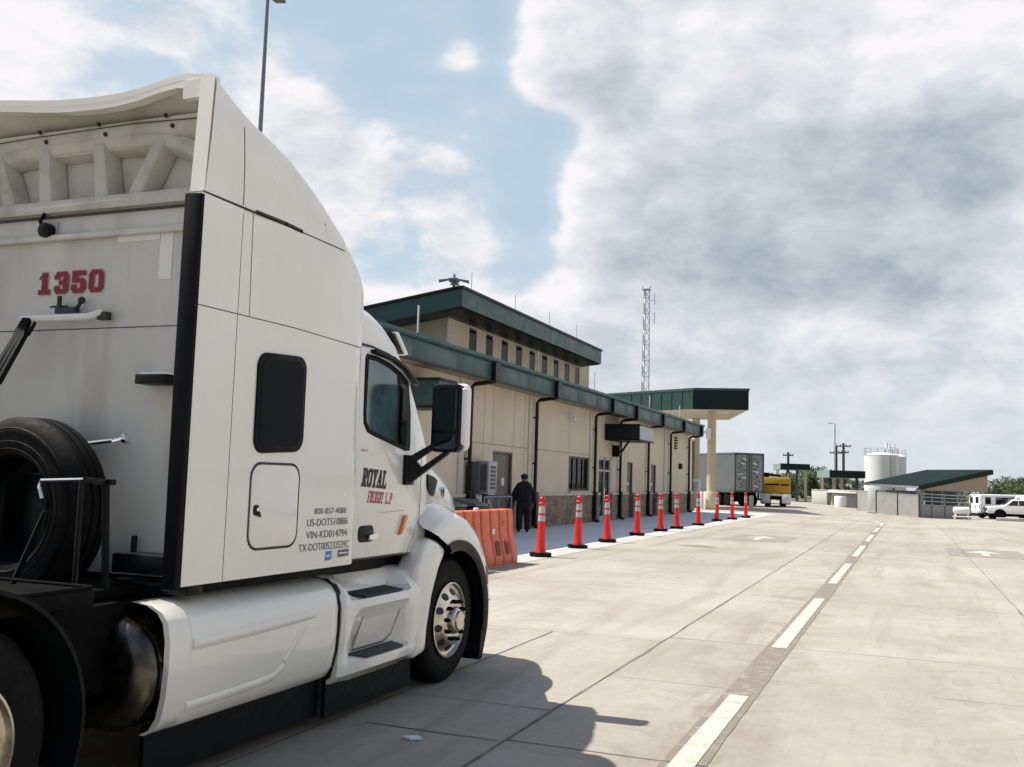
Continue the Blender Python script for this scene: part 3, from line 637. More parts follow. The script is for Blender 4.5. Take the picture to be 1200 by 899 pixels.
# wall lamps, cameras, conduit
MB().box(BX, BX+.32, 40.98, 41.25, 2.72, 3.2).build('wall_lamp', M['black'], bld, bevel=.02)
mb = MB(); mb.ball((BX+.2, 41.12, 2.66), .08, 8); mb.build('lamp_globe', M['lwhite'], bld)
mb = MB(); mb.tube([(BX, 34.35, 4.05), (BX+.14, 34.35, 4.07)], .025, 6); mb.tube([(BX, 34.95, 4.1), (BX+.22, 34.95, 4.1), (BX+.22, 34.95, 4.0)], .025, 6); mb.ball((BX+.22, 34.95, 3.93), .10, 8); mb.build_each('security_camera', M['lwhite'], bld)
mb = MB(); mb.ball((BX+.22, 34.95, 3.90), .075, 8); mb.build('camera_dome', M['black'], bld)
mb = MB()
for k in range(5): mb.box(BX, BX+.12, 53.3, 53.65, 3.52+k*.14, 3.60+k*.14)
mb.build('louvre_vent', M['black'], bld); MB().box(BX, BX+.15, 54.5, 54.9, 2.45, 2.75).build('wall_box', M['black'], bld)
mb = MB(); mb.box(BX, BX+.06, 57.3, 57.5, 3.9, 4.4); mb.ball((BX+.2, 57.6, 4.25), .09, 8); mb.build('wall_bracket', M['lwhite'], bld)
# mechanical equipment by the first door
ac = empty('wall_air_conditioner', (BX+.35, 26.1, 1.2), 'grey wall air conditioning unit with white louvred end beside the brown door', 'air conditioner')
MB().box(BX+.08, BX+.45, 25.75, 26.3, 1.25, 2.1).build('casing', M['dgreymetal'], ac, bevel=.02)
mb = MB()
for k in range(8): mb.box(BX+.45, BX+.465, 25.8+k*.06, 25.835+k*.06, 1.3, 2.04)
mb.build('grille', M['black'], ac)
MB().box(BX+.08, BX+.5, 26.32, 26.95, 1.2, 2.14).build('service_panel', M['lgreymetal'], ac, bevel=.02)
mb = MB()
for k in range(6): mb.box(BX+.5, BX+.51, 26.44, 26.83, 1.32+k*.12, 1.40+k*.12)
mb.build('louvre', M['frame'], ac)
MB().box(BX+.08, BX+.3, 25.85, 25.95, 0, 1.22).box(BX+.08, BX+.3, 26.7, 26.8, 0, 1.18).build_each('support_leg', M['dgreymetal'], ac)
pm = empty('utility_meter_bank', (BX+.3, 26.0, 0), 'low bank of grey meters and white conduits under the air conditioning unit', 'utility meters')
mb = MB(); mb.box(BX+.1, BX+.4, 25.5, 25.95, .35, 1.05); mb.box(BX+.1, BX+.4, 26.4, 26.8, .3, .9); mb.build_each('meter_box', M['dgreymetal'], pm, bevel=.02)
mb = MB()
for k, (y_, z_) in enumerate(((26.05, 1.15), (26.17, 1.1), (26.33, 1.15), (26.9, 1.0), (27.05, .9))): mb.tube([(BX+.25, y_, 0), (BX+.25, y_, z_)], .045, 6)
mb.build_each('conduit', M['lwhite'], pm)
rl = empty('pipe_guard_rail', (BX+1.0, 27.2, 0), 'grey tube guard rail around the meters by the brown door', 'guard rail')
mb = MB()
for y_ in (25.0, 26.0, 27.0): mb.tube([(BX+.95, y_, 0), (BX+.95, y_, 1.12)], .03, 6)
mb.build_each('post', M['polegrey'], rl)
mb = MB()
for z_ in (.6, 1.12): mb.tube([(BX+.95, 25.0, z_), (BX+.95, 27.0, z_), (BX+.2, 27.05, z_)], .028, 6)
mb.build_each('rail', M['polegrey'], rl)
for i, (x_, y_) in enumerate(((-9.6, 20.2), (-9.55, 21.3))):
    bn = empty('wheeled_bin', (x_, y_, 0), ['black wheeled bin with sloping lid behind the orange barriers, nearer the truck', 'black wheeled bin with sloping lid behind the orange barriers, nearer the brown door'][i], 'bin', 'bins behind the barriers')
    mb = MB(); mb.loft([[(x_-.26, y_-.25, .08), (x_+.26, y_-.25, .08), (x_+.26, y_+.25, .08), (x_-.26, y_+.25, .08)], [(x_-.34, y_-.33, .98), (x_+.34, y_-.33, .98), (x_+.34, y_+.33, .98), (x_-.34, y_+.33, .98)]], True, True, True, False); mb.build('bin_body', M['black'], bn, bevel=.02)
    mb = MB(); mb.prism([(x_-.37, y_-.36, .985), (x_+.37, y_-.36, .985), (x_+.33, y_-.36, 1.05), (x_-.3, y_-.36, 1.16)], (0, .72, 0)); mb.build('lid', M['dgreymetal'], bn, bevel=.015)
    for s_ in (-1, 1):
        mb = MB(); mb.lathe([(.1, -.03), (.1, .03)], (x_-.3, y_+s_*.26, .1), 'y', 14); mb.build('wheel', M['tyre'], bn)
# ------------------------------------------------------------------ far inspection canopy with columns
can = empty('inspection_bay_canopy', (-11.9, 65.4, 0), 'tall green flat canopy on a cream column beyond the end of the beige building', 'canopy')
c0, c1 = Vector((-12.86, 64.0, 0)), Vector((-9.35, 64.6, 0))
back = Vector((math.sin(R(-16)), math.cos(R(-16)), 0)); lft = Vector((math.sin(R(-61)), math.cos(R(-61)), 0))
foot = [c0, c1, c1+back*10.5, c0+lft*13+back*3, c0+lft*13]
ZC0, ZC1 = 6.5, 7.75
mb = MB(); mb.prism([p+Vector((0, 0, ZC0+.03)) for p in foot], (0, 0, ZC1-ZC0-.03)); mb.build('fascia', M['greencanopy'], can)
cen = sum(foot, Vector())/5
mb = MB(); mb.prism([p+(p-cen).normalized()*.08+Vector((0, 0, ZC1+.001)) for p in foot], (0, 0, .16)); mb.build('roof_edge_trim', M['green'], can)
fr = MB(); d_ = (c1-c0).normalized(); n_ = Vector((d_.y, -d_.x, 0)); fr.prism([c0+n_*.01+Vector((0, 0, ZC0)), c1+n_*.01+Vector((0, 0, ZC0)), c1+n_*.01+Vector((0, 0, ZC1-.01)), c0+n_*.01+Vector((0, 0, ZC1-.01))], n_*.06); fr.build('front_fascia', M['darkgreen'], can)  # darker plate puts the shade of the unlit front into its colour
mb = MB(); mb.prism([p-(p-cen).normalized()*.05+Vector((0, 0, ZC0)) for p in foot], (0, 0, .025)); mb.build('soffit', M['trimbeige'], can)
mb = MB(); n = 14
for k in range(n):
    p = c0+lft*13*k/n; mb.tube([p+Vector((0, 0, ZC0+.05))+Vector((-.0, -.02, 0)), p+Vector((0, -.02, ZC1-.02))], .025, 4)
mb.build_each('panel_rib', M['greencanopy'], can)
for i, (px_, py_) in enumerate(((-11.86, 65.4), (-14.4, 73.0))):
    cb = MB(); cb.prism([(px_+.48*math.cos(a), py_+.48*math.sin(a), 0) for a in [k*math.pi/8+.2 for k in range(16)]], (0, 0, 1.15)); ob = cb.build('column_base', M['creambase'], can, bevel=.03)
    MB().prism([(px_+.29*math.cos(a), py_+.29*math.sin(a), 1.151) for a in [k*math.pi/8 for k in range(16)]], (0, 0, ZC0-1.16)).build('column', M['cream'], can)
mb = MB(); mb.prism([c0+Vector((1.2, 1.5, ZC0-.12)), c0+Vector((2.0, 1.6, ZC0-.12)), c0+Vector((2.0, 2.3, ZC0-.12)), c0+Vector((1.2, 2.2, ZC0-.12))], (0, 0, .12)); mb.build('light_panel', M['lwhite'], can)
mb = MB(); mb.box(-12.15, -11.85, 64.85, 65.05, 4.6, 5.3); mb.box(-12.3, -12.05, 64.8, 65.0, 4.95, 5.15); mb.build_each('loudspeaker', M['lwhite'], can)
dp = empty('steel_post', (-12.1, 60.2, 0), 'dark grey square steel post at the far corner of the beige building', 'post')
MB().box(-12.3, -11.95, 60.0, 60.35, 0, 5.4).build('shaft', M['dgreymetal'], dp); MB().box(-12.4, -11.85, 59.9, 60.45, 0, .04).build('base_plate', M['dgreymetal'], dp)
vp = MB(); vp.tube([(-11.2, 57.9, 0), (-11.2, 57.9, 1.75), (-11.26, 57.9, 1.86), (-11.4, 57.9, 1.9), (-11.55, 57.9, 1.84)], .075, 8); tag(vp.build('vent_pipe', M['white']), 'white bent vent pipe at the end of the beige building', 'pipe')
# ------------------------------------------------------------------ the white sleeper tractor
CX = -4.64; SX = -3.44
trk = empty('semi_truck', (CX, 5.5, 0), 'white long-nosed semi tractor with tall sleeper cab numbered 1350, parked close on the left', 'truck')
def arcsec(y, xs_, z0, ze, r, crown, lean=0., n=6, zmid=None):
    """half section mirrored over the centre line: flat side, rounded shoulder, crowned roof"""
    hwx = xs_-CX; half = [(hwx, z0), (hwx, z0+(ze-r-z0)*.5), (hwx-lean*.5, ze-r)]
    for k in range(1, n+1):
        a = R(90*k/n); half.append((hwx-lean*.5-r*(1-math.cos(a)) - lean*.5*k/n, ze-r+r*math.sin(a)))
    xe = half[-1][0]
    for k in (.86, .72, .58, .44, .30, .15): half.append((xe*k, ze+crown*(1-k*k)))
    full = half + [(0, ze+crown)] + [(-a, b) for a, b in half[::-1]]
    return [(CX+a, y, b) for a, b in full]
# sleeper body
mb = MB()
mb.loft([arcsec(4.44, SX, 1.07, 3.16, .05, .0), arcsec(5.36, SX, 1.07, 3.20, .05, .02), arcsec(5.50, SX, 1.07, 3.225, .05, .04), arcsec(5.58, SX, 1.07, 3.185, .05, .05), arcsec(5.66, SX-.002, 1.07, 3.13, .06, .06), arcsec(5.74, SX-.004, 1.07, 3.06, .06, .06), arcsec(5.80, SX-.010, 1.07, 3.0, .08, .08), arcsec(5.845, SX-.03, 1.08, 2.94, .10, .1)], False, True, True)
mb.box(SX-.035, SX, 4.09, 4.445, 1.07, 3.135); mb.box(2*CX-SX, 2*CX-SX+.035, 4.09, 4.445, 1.07, 3.135)
mb.build('sleeper_body', M['paint'], trk, angle=40)
# back wall of the sleeper
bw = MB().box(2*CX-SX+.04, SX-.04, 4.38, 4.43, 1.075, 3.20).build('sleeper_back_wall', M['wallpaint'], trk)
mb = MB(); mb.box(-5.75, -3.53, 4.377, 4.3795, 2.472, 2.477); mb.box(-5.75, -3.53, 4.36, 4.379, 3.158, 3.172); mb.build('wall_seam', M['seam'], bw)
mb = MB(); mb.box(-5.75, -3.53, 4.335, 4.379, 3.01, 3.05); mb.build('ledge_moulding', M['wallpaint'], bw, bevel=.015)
# roof fairing shell, open to the rear
prof = [(4.17, 3.82), (4.24, 3.785), (4.32, 3.75), (4.42, 3.71), (4.55, 3.67), (4.72, 3.632), (4.9, 3.58), (5.08, 3.505), (5.26, 3.415), (5.40, 3.33), (5.49, 3.27), (5.54, 3.23)]
def fsec(y, ze, n=6, back=0.):
    r = min(.055, max(.01, (ze-3.14)*.3)); crown = min(.05, max(.01, (ze-3.13)*.12))
    if back: crown = -.035
    q = [p for p in arcsec(y, SX-.002, 3.145, ze, r, crown, .02, n)]
    if back:
        LZ = [(-.95, 3.855), (-.7, 3.885), (-.5, 3.88), (-.34, 3.865), (-.15, 3.836), (0, 3.818), (.15, 3.806), (.3, 3.799), (.42, 3.801), (.54, 3.812), (.64, 3.830), (.72, 3.846), (.8, 3.850), (.95, 3.836)]
        def lz(u):
            for (a_, b_), (c_, d_) in zip(LZ[:-1], LZ[1:]):
                if u <= c_: return b_+(d_-b_)*(u-a_)/(c_-a_)
            return 3.836
        q = [(p[0], p[1], lz((p[0]-CX)/1.2) if (abs(p[0]-CX)/1.2 < .93 and p[2] > 3.75) else p[2]) for p in q]
    if back: q = [(p[0], p[1]+back*max(0, 1-((p[0]-CX)/1.12)**2) - .06*max(0, (3.82-p[2])/.7), p[2]) for p in q]
    return q
outer = [fsec(prof[0][0], prof[0][1], back=.03)] + [fsec(*p) for p in prof[1:]]
for i in range(1, 4):     # ease the notch into the roof
    outer[i] = [(p[0], p[1]+(.03*(1-i/4.))*max(0, 1-((p[0]-CX)/1.12)**2), p[2]) for p in outer[i]]
def inset(sec_, d): return [(CX+(p[0]-CX)*(1-d/1.2), p[1], p[2]-d if p[2] > 3.2 else p[2]) for p in sec_]
mb = MB(); mb.loft(outer, False, False, False)
rf = mb.build('roof_fairing', M['paint'], trk, angle=50)
mb = MB(); mb.loft([inset(s_, .035) for s_ in outer[:8]], False, False, False); mb.build('fairing_lining', M['fibre'], rf, angle=50)
# rear edge of the fairing: side returns and the roof lip
rear = outer[0]; rin = inset(rear, .075)
mb = MB(); k0 = 3
mb.loft([[Vector(a), Vector(b)+Vector((0, .002, 0)), Vector(b)+Vector((0, .07, .0)), Vector(a)+Vector((0, .05, 0))] for a, b in zip(rear, rin)][6:-6], True, True, True)
mb.build('roof_lip', M['paint'], rf, angle=40)
mb = MB()
for s_ in (1, -1):
    X0 = SX if s_ > 0 else 2*CX-SX
    P = [(X0-s_*.006, 4.112, 3.15), (X0-s_*.025, 4.165, 3.80)]; mb.loft([[(p[0], p[1], p[2]), (p[0]-s_*.095, p[1]+.0, p[2]), (p[0]-s_*.095, p[1]+.05, p[2]), (p[0]-s_*.004, p[1]+.05, p[2])] for p in P], True, True, True, False)
    mb.prism([(X0-s_*.03, 4.166, 3.70), (X0-s_*.24, 4.17, 3.70), (X0-s_*.245, 4.17, 3.80), (X0-s_*.03, 4.166, 3.81)], (0, .045, 0))
mb.build_each('fairing_return', M['paint'], rf)
# moulded bulkhead under the fairing
bk = MB().box(-5.78, -3.50, 4.485, 4.51, 3.14, 3.62).build('bulkhead', M['fibre'], trk)
mb = MB()
mb.box(-5.78, -3.50, 4.35, 4.48, 3.185, 3.265)
arch = []
for k in range(25):
    a = math.pi*k/24; c_, s_ = math.cos(a), math.sin(a)
    arch.append((CX + 1.02*math.copysign(abs(c_)**.55, c_), 3.26 + .37*abs(s_)**.55))
for (x0, z0), (x1, z1) in zip(arch[:-1], arch[1:]):
    pass
inn = [(CX+(x_-CX)*.90, 3.26+(z_-3.26)*.82) for x_, z_ in arch]
mb.loft([[(a[0], 4.37, a[1]), (b[0], 4.385, b[1]), (b[0]*.97+CX*.03, 4.48, b[1]-.04), (a[0], 4.48, a[1]-.01)] for a, b in zip(arch, inn)], True, True, True, True)
for u0, u1 in ((-.72, -.56), (-.29, -.24), (.18, .24), (.70, .50)):
    t_, b_ = CX+u0*.92, CX+u1*.92
    mb.loft([[(b_-.05, 4.37, 3.25), (b_+.05, 4.37, 3.25), (b_+.085, 4.48, 3.25), (b_-.085, 4.48, 3.25)], [(t_-.042, 4.37, 3.60), (t_+.042, 4.37, 3.60), (t_+.075, 4.48, 3.58), (t_-.075, 4.48, 3.58)]], True, True, True, False)
mb.build('bulkhead_ribs', M['fibre'], bk, bevel=.012)
mb = MB(); mb.quad((-5.76, 4.40, 3.55), (-3.52, 4.40, 3.55), (-3.52, 4.36, 3.70), (-5.76, 4.36, 3.70)); mb.build('lining_flange', M['fibre'], bk)
mb = MB()
for x_ in (-5.4, -4.92, -4.45, -3.95, -3.62):
    mb.ball((x_, 4.345, 3.70), .014, 6); mb.ball((x_+.03, 4.37, 3.645), .014, 6)
mb.tube([(-5.7, 4.36, 3.655), (-4.9, 4.35, 3.675), (-4.86, 4.335, 3.665), (-4.2, 4.35, 3.68), (-3.56, 4.36, 3.66)], .0035, 5)
mb.build('lining_fixings', M['bolt'], bk)
# black rubber gap extenders
mb = MB()
for s_ in (1, -1):
    X0 = SX if s_ > 0 else 2*CX-SX
    mb.loft([[(X0+s_*.008, 4.075-(.02 if z_ < 2 else 0), z_), (X0-s_*(.075 if z_ < 2 else .085), 4.055, z_), (X0-s_*.085, 4.10, z_), (X0-s_*.04, 4.13, z_), (X0+s_*.012, 4.10, z_)] for z_ in (1.055, 2.2, 3.125)], True, True, True, False)
mb.build_each('gap_extender', M['rubber'], trk, bevel=.006)
# panel seams on the sleeper side
mb = MB(); X = SX+.002
strip(mb, [(X, 4.09, 3.142), (X, 4.5, 3.146), (X, 5.0, 3.146), (X, 5.40, 3.143), (X, 5.52, 3.142)], .007, (1, 0, 0))
strip(mb, [(X, 4.56, 3.15), (X, 4.85, 3.155), (X, 5.02, 3.15)], .024, (1, 0, 0))
strip(mb, [(X, 4.545, 2.545), (X, 4.53, 3.14)], .004, (1, 0, 0)); strip(mb, [(X, 4.10, 2.535), (X, 5.0, 2.545), (X, 5.80, 2.53)], .005, (1, 0, 0))
strip(mb, [(SX+.0005, 4.44, 3.16), (SX-.001, 4.437, 3.26), (SX-.0005, 4.43, 3.40), (SX-.005, 4.425, 3.52), (SX-.0085, 4.42, 3.60)], .006, (1, 0, 0))
mb.build('panel_seam', M['seam'], trk, norm=False)
mb = MB()
for z_ in (3.165, 3.135+.0): pass
mb.ball((SX-.012, 5.28, 3.26), .012, 6); mb.ball((SX-.012, 5.285, 3.22), .012, 6); mb.build_each('fairing_bolt', M['bolt'], rf)
# sleeper window, luggage hatch
def plate(name, pts, x0, x1, m, parent, bevel=0.): return MB().prism([(x0, a, b) for a, b in pts], (x1-x0, 0, 0)).build(name, m, parent, bevel=bevel)
sw = plate('sleeper_window', [(a, b+(a-4.64)*.055) for a, b in rrect(4.645, 5.135, 1.77, 2.355, .085)], SX-.01, SX+.012, M['rubber'], trk, .006)
plate('pane', [(a, b+(a-4.64)*.055) for a, b in rrect(4.68, 5.10, 1.805, 2.32, .065)], SX+.0, SX+.014, M['glass'], sw)
hp = rrect(4.65, 5.115, 1.235, 1.71, .08)
ht = plate('luggage_hatch', hp, SX-.01, SX+.006, M['paint'], trk, .004)
mb = MB(); strip(mb, [(SX+.0022, a, b) for a, b in rrect(4.642, 5.123, 1.227, 1.718, .085)+rrect(4.642, 5.123, 1.227, 1.718, .085)[:1]], .014, (1, 0, 0)); mb.build('hatch_seal', M['seam'], ht, norm=False)
mb = MB(); mb.prism([(SX, a, b) for a, b in rrect(4.675, 4.715, 1.42, 1.48, .018)], (.016, 0, 0)); mb.prism([(SX, 4.69, 1.425), (SX, 4.735, 1.41), (SX, 4.725, 1.44)], (.02, 0, 0)); mb.build_each('hatch_latch', M['black'], ht)
MB().lathe([(.010, 0), (.010, .006)], (SX+.016, 4.697, 1.455), 'x', 10).build('lock', M['chrome'], ht)
# lettering behind the door
U, V = (0, 1, 0), (0, 0, 1)
for s_, y0, y1, z_, hh in (('800-857-4088', 5.31, 5.69, 1.412, .038), ('US-DOT510886', 5.235, 5.715, 1.338, .046), ('VIN-KD014794', 5.23, 5.715, 1.262, .046), ('TX-DOT005232529C', 5.155, 5.745, 1.186, .046)):
    text('registration_lettering', s_, y1-y0, hh, (SX+.001, y0, z_), U, V, M['lgrey'], trk)
st = plate('inspection_sticker', [(5.455, 1.115), (5.525, 1.117), (5.53, 1.175), (5.465, 1.172)], SX+.001, SX+.003, M['lblue'], trk)
plate('sticker_band', [(5.545, 1.125), (5.60, 1.125), (5.60, 1.172), (5.545, 1.170)], SX+.001, SX+.003, M['lwhite'], trk)
plate('sticker_plate', [(5.61, 1.128), (5.74, 1.132), (5.74, 1.176), (5.61, 1.173)], SX+.001, SX+.003, M['lgrey'], trk)
mb = MB(); mb.box(SX+.0031, SX+.0036, 5.465, 5.515, 1.14, 1.15); mb.box(SX+.0031, SX+.0036, 5.62, 5.73, 1.148, 1.158); mb.build_each('sticker_print', M['lwhite'], st)
# cab
DX = -3.50
mb = MB()
cabs = [(5.80, DX-.03, 2.92, .14, .10), (5.90, DX-.015, 2.90, .15, .12), (6.15, DX-.015, 2.87, .17, .13), (6.32, DX-.02, 2.82, .18, .13), (6.50, DX-.025, 2.73, .19, .12), (6.62, DX-.03, 2.62, .18, .10), (6.72, DX-.035, 2.49, .13, .08), (6.86, DX-.045, 2.30, .10, .06), (7.02, DX-.055, 2.08, .08, .05), (7.12, DX-.07, 1.94, .06, .04)]
mb.loft([arcsec(y, x_, 1.085, ze, r, c_, .03) for y, x_, ze, r, c_ in cabs], False, True, True)
cab_ = mb.build('cab', M['paint'], trk, angle=45)
mb = MB(); mb.quad((-3.72, 6.745, 2.50), (-5.56, 6.745, 2.50), (-5.62, 7.03, 2.10), (-3.66, 7.03, 2.10)); mb.build('windscreen', M['glass'], cab_)
dpoly = [(5.885, 1.095), (6.69, 1.095), (6.80, 1.23), (6.845, 1.39), (6.80, 1.70), (6.745, 1.98), (6.69, 2.20), (6.635, 2.40), (6.52, 2.47), (6.3, 2.53), (6.05, 2.56), (5.885, 2.56)]
dr = plate('door', dpoly, DX-.06, DX, M['paint'], trk, .006)
mb = MB(); cl_ = [(DX-.012, a, b) for a, b in [(5.872, 1.085), (6.70, 1.083), (6.815, 1.225), (6.860, 1.39), (6.815, 1.705), (6.758, 1.985)]]; strip(mb, cl_, .012, (1, 0, 0)); strip(mb, [(DX+.0005, 5.862, 1.09), (DX+.0005, 5.862, 2.56)], .03, (1, 0, 0)); strip(mb, [(DX-.006, 5.88, 2.575), (DX-.006, 6.05, 2.575), (DX-.01, 6.32, 2.55), (DX-.012, 6.55, 2.485), (DX-.014, 6.66, 2.42)], .016, (1, 0, 0))
strip(mb, [(DX-.055+.012, 6.96, 1.30), (DX-.055+.018, 6.95, 1.9)], .010, (1, 0, 0))
mb.build('door_gap', M['seam'], dr, norm=False)
wp = [(5.955, 2.10), (5.965, 2.02), (6.02, 1.965), (6.10, 1.945), (6.60, 1.855), (6.665, 1.86), (6.672, 1.92), (6.655, 2.15), (6.60, 2.385), (6.48, 2.44), (6.3, 2.49), (6.1, 2.515), (5.965, 2.515), (5.95, 2.48)]
dw = plate('door_window', wp, DX-.01, DX+.006, M['rubber'], dr, .004)
M['cabglass'] = mat('green_tinted_cab_glass', (.050, .095, .105), .05, spec=.6, coat=.5, var=.35, vscale=2.6)
plate('pane', [(5.985, 2.10), (5.995, 2.04), (6.04, 1.992), (6.11, 1.972), (6.42, 1.918), (6.425, 2.2), (6.405, 2.41), (6.3, 2.44), (6.1, 2.475), (5.99, 2.475)], DX, DX+.0085, M['cabglass'], dw)
plate('quarter_pane', [(6.47, 1.91), (6.60, 1.885), (6.635, 1.93), (6.62, 2.15), (6.57, 2.34), (6.455, 2.39), (6.472, 2.2)], DX, DX+.0085, M['glass'], dw)
mb = MB(); mb.prism([(DX, 6.02, 2.525), (DX, 6.3, 2.505), (DX, 6.5, 2.455), (DX, 6.66, 2.37), (DX, 6.72, 2.36), (DX, 6.62, 2.43), (DX, 6.5, 2.485), (DX, 6.3, 2.535), (DX, 6.02, 2.552)], (.045, 0, 0)); mb.build('rain_visor', M['black'], dr, bevel=.004)
mb = MB(); mb.prism([(DX, a, b) for a, b in rrect(5.955, 6.165, 1.20, 1.315, .04)], (.006, 0, 0)); hd = mb.build('door_handle_recess', M['black'], dr, bevel=.003)
mb = MB(); mb.prism([(DX+.004, 6.07, 1.215), (DX+.004, 6.185, 1.222), (DX+.004, 6.185, 1.258), (DX+.004, 6.07, 1.25)], (.03, 0, 0)); mb.build('door_handle', M['chrome'], hd, bevel=.006)
mb = MB(); mb.prism([(DX, 6.53, 1.225), (DX, 6.585, 1.24), (DX, 6.665, 1.375), (DX, 6.61, 1.37)], (.022, 0, 0)); mb.build('marker_lamp', M['amber'], dr, bevel=.008)
slab('company_lettering', 'ROYAL', .345, .125, (DX+.001, 5.97, 1.59), (0, 1, -.05), V, M['lblack'], dr, shear=.22, grow=.0035)
slab('company_lettering', 'FREIGHT L.P', .35, .082, (DX+.001, 6.06, 1.475), (0, 1, -.05), V, M['lred'], dr, shear=.22, gap=.14)
text('unit_plate', '1350 T', .10, .016, (DX+.001, 5.945, 1.83), U, V, M['lgrey'], dr)
mb = MB(); strip(mb, [(DX+.001, 6.22, 1.40), (DX+.001, 6.45, 1.405), (DX+.001, 6.62, 1.41)], .005, (1, 0, 0)); mb.build('body_crease', M['fibre'], dr, norm=False)
# sun visor above the windscreen
v0, v1 = on_x(462, 390, -3.74), on_x(474.5, 414, -3.74)
mb = MB(); mb.prism([(-3.76, v0.y-.03, v0.z+.01), (-3.76, v0.y+.05, v0.z+.005), (-3.76, v1.y+.03, v1.z-.01), (-3.76, v1.y-.03, v1.z)], (-1.76, 0, 0)); sv = mb.build('sun_visor', M['black'], cab_, bevel=.01)
mb = MB(); mb.prism([(-3.75, v0.y+.052, v0.z+.015), (-3.75, v0.y+.10, v0.z+.02), (-3.75, v1.y+.09, v1.z), (-3.75, v1.y+.036, v1.z-.015)], (-1.78, 0, 0)); mb.build('visor_face', M['paint'], sv, bevel=.01)
# hood
mb = MB(); HS = [(6.98, -3.565, 1.985, .12), (7.18, -3.63, 1.955, .13), (7.40, -3.70, 1.915, .14), (7.7, -3.78, 1.86, .15), (8.0, -3.85, 1.79, .16), (8.3, -3.905, 1.69, .17), (8.5, -3.945, 1.59, .17), (8.62, -3.98, 1.48, .15), (8.69, -4.03, 1.36, .12)]
mb.loft([arcsec(y, x_, 1.24, ze, r, .05, .05) for y, x_, ze, r in HS], False, True, True)
hood = mb.build('hood', M['paint'], trk, angle=45)
hn = Vector((.42, .14, 0)).normalized(); hp0 = Vector((-3.635, 7.19, 1.6))
def on_hood(px, py, off=.006):
    d = ray(px, py); o_ = Vector((0, 0, CAM_H)); return o_ + d*((hp0-o_).dot(hn)/d.dot(hn)) + hn*off
hv = [on_hood(*p) for p in ((498.5, 555.5), (506, 558.5), (512, 564), (514, 574), (515, 586.5), (509, 584.5), (502.5, 580.5), (499.5, 571))]
MB().prism(hv, tuple(hn*.014)).build('air_intake', M['rubber'], hood, bevel=.004)
dE = ray(518.2, 577); nE = Vector((.966, .258, 0)); oE = Vector((0, 0, CAM_H)); e0 = oE + dE*((Vector((-3.70, 7.4, 1.6))-oE).dot(nE)/dE.dot(nE)) + nE*.004; eu = Vector((-hn.y, hn.x, 0)); er = MB(); er.prism([e0+eu*.045*math.cos(k*math.pi/10)+Vector((0, 0, .052*math.sin(k*math.pi/10))) for k in range(20)], tuple(hn*.01)); eb = er.build('oval_emblem', M['chrome'], hood)
er = MB(); er.prism([e0+hn*.011+eu*.034*math.cos(k*math.pi/10)+Vector((0, 0, .038*math.sin(k*math.pi/10))) for k in range(20)], tuple(hn*.003)); er.build('emblem_face', M['redlens'], eb)
mb = MB(); mb.quad((-4.05, 8.70, .6), (-5.23, 8.70, .6), (-5.23, 8.70, 1.33), (-4.05, 8.70, 1.33)); gr = mb.build('grille', M['chrome'], hood)
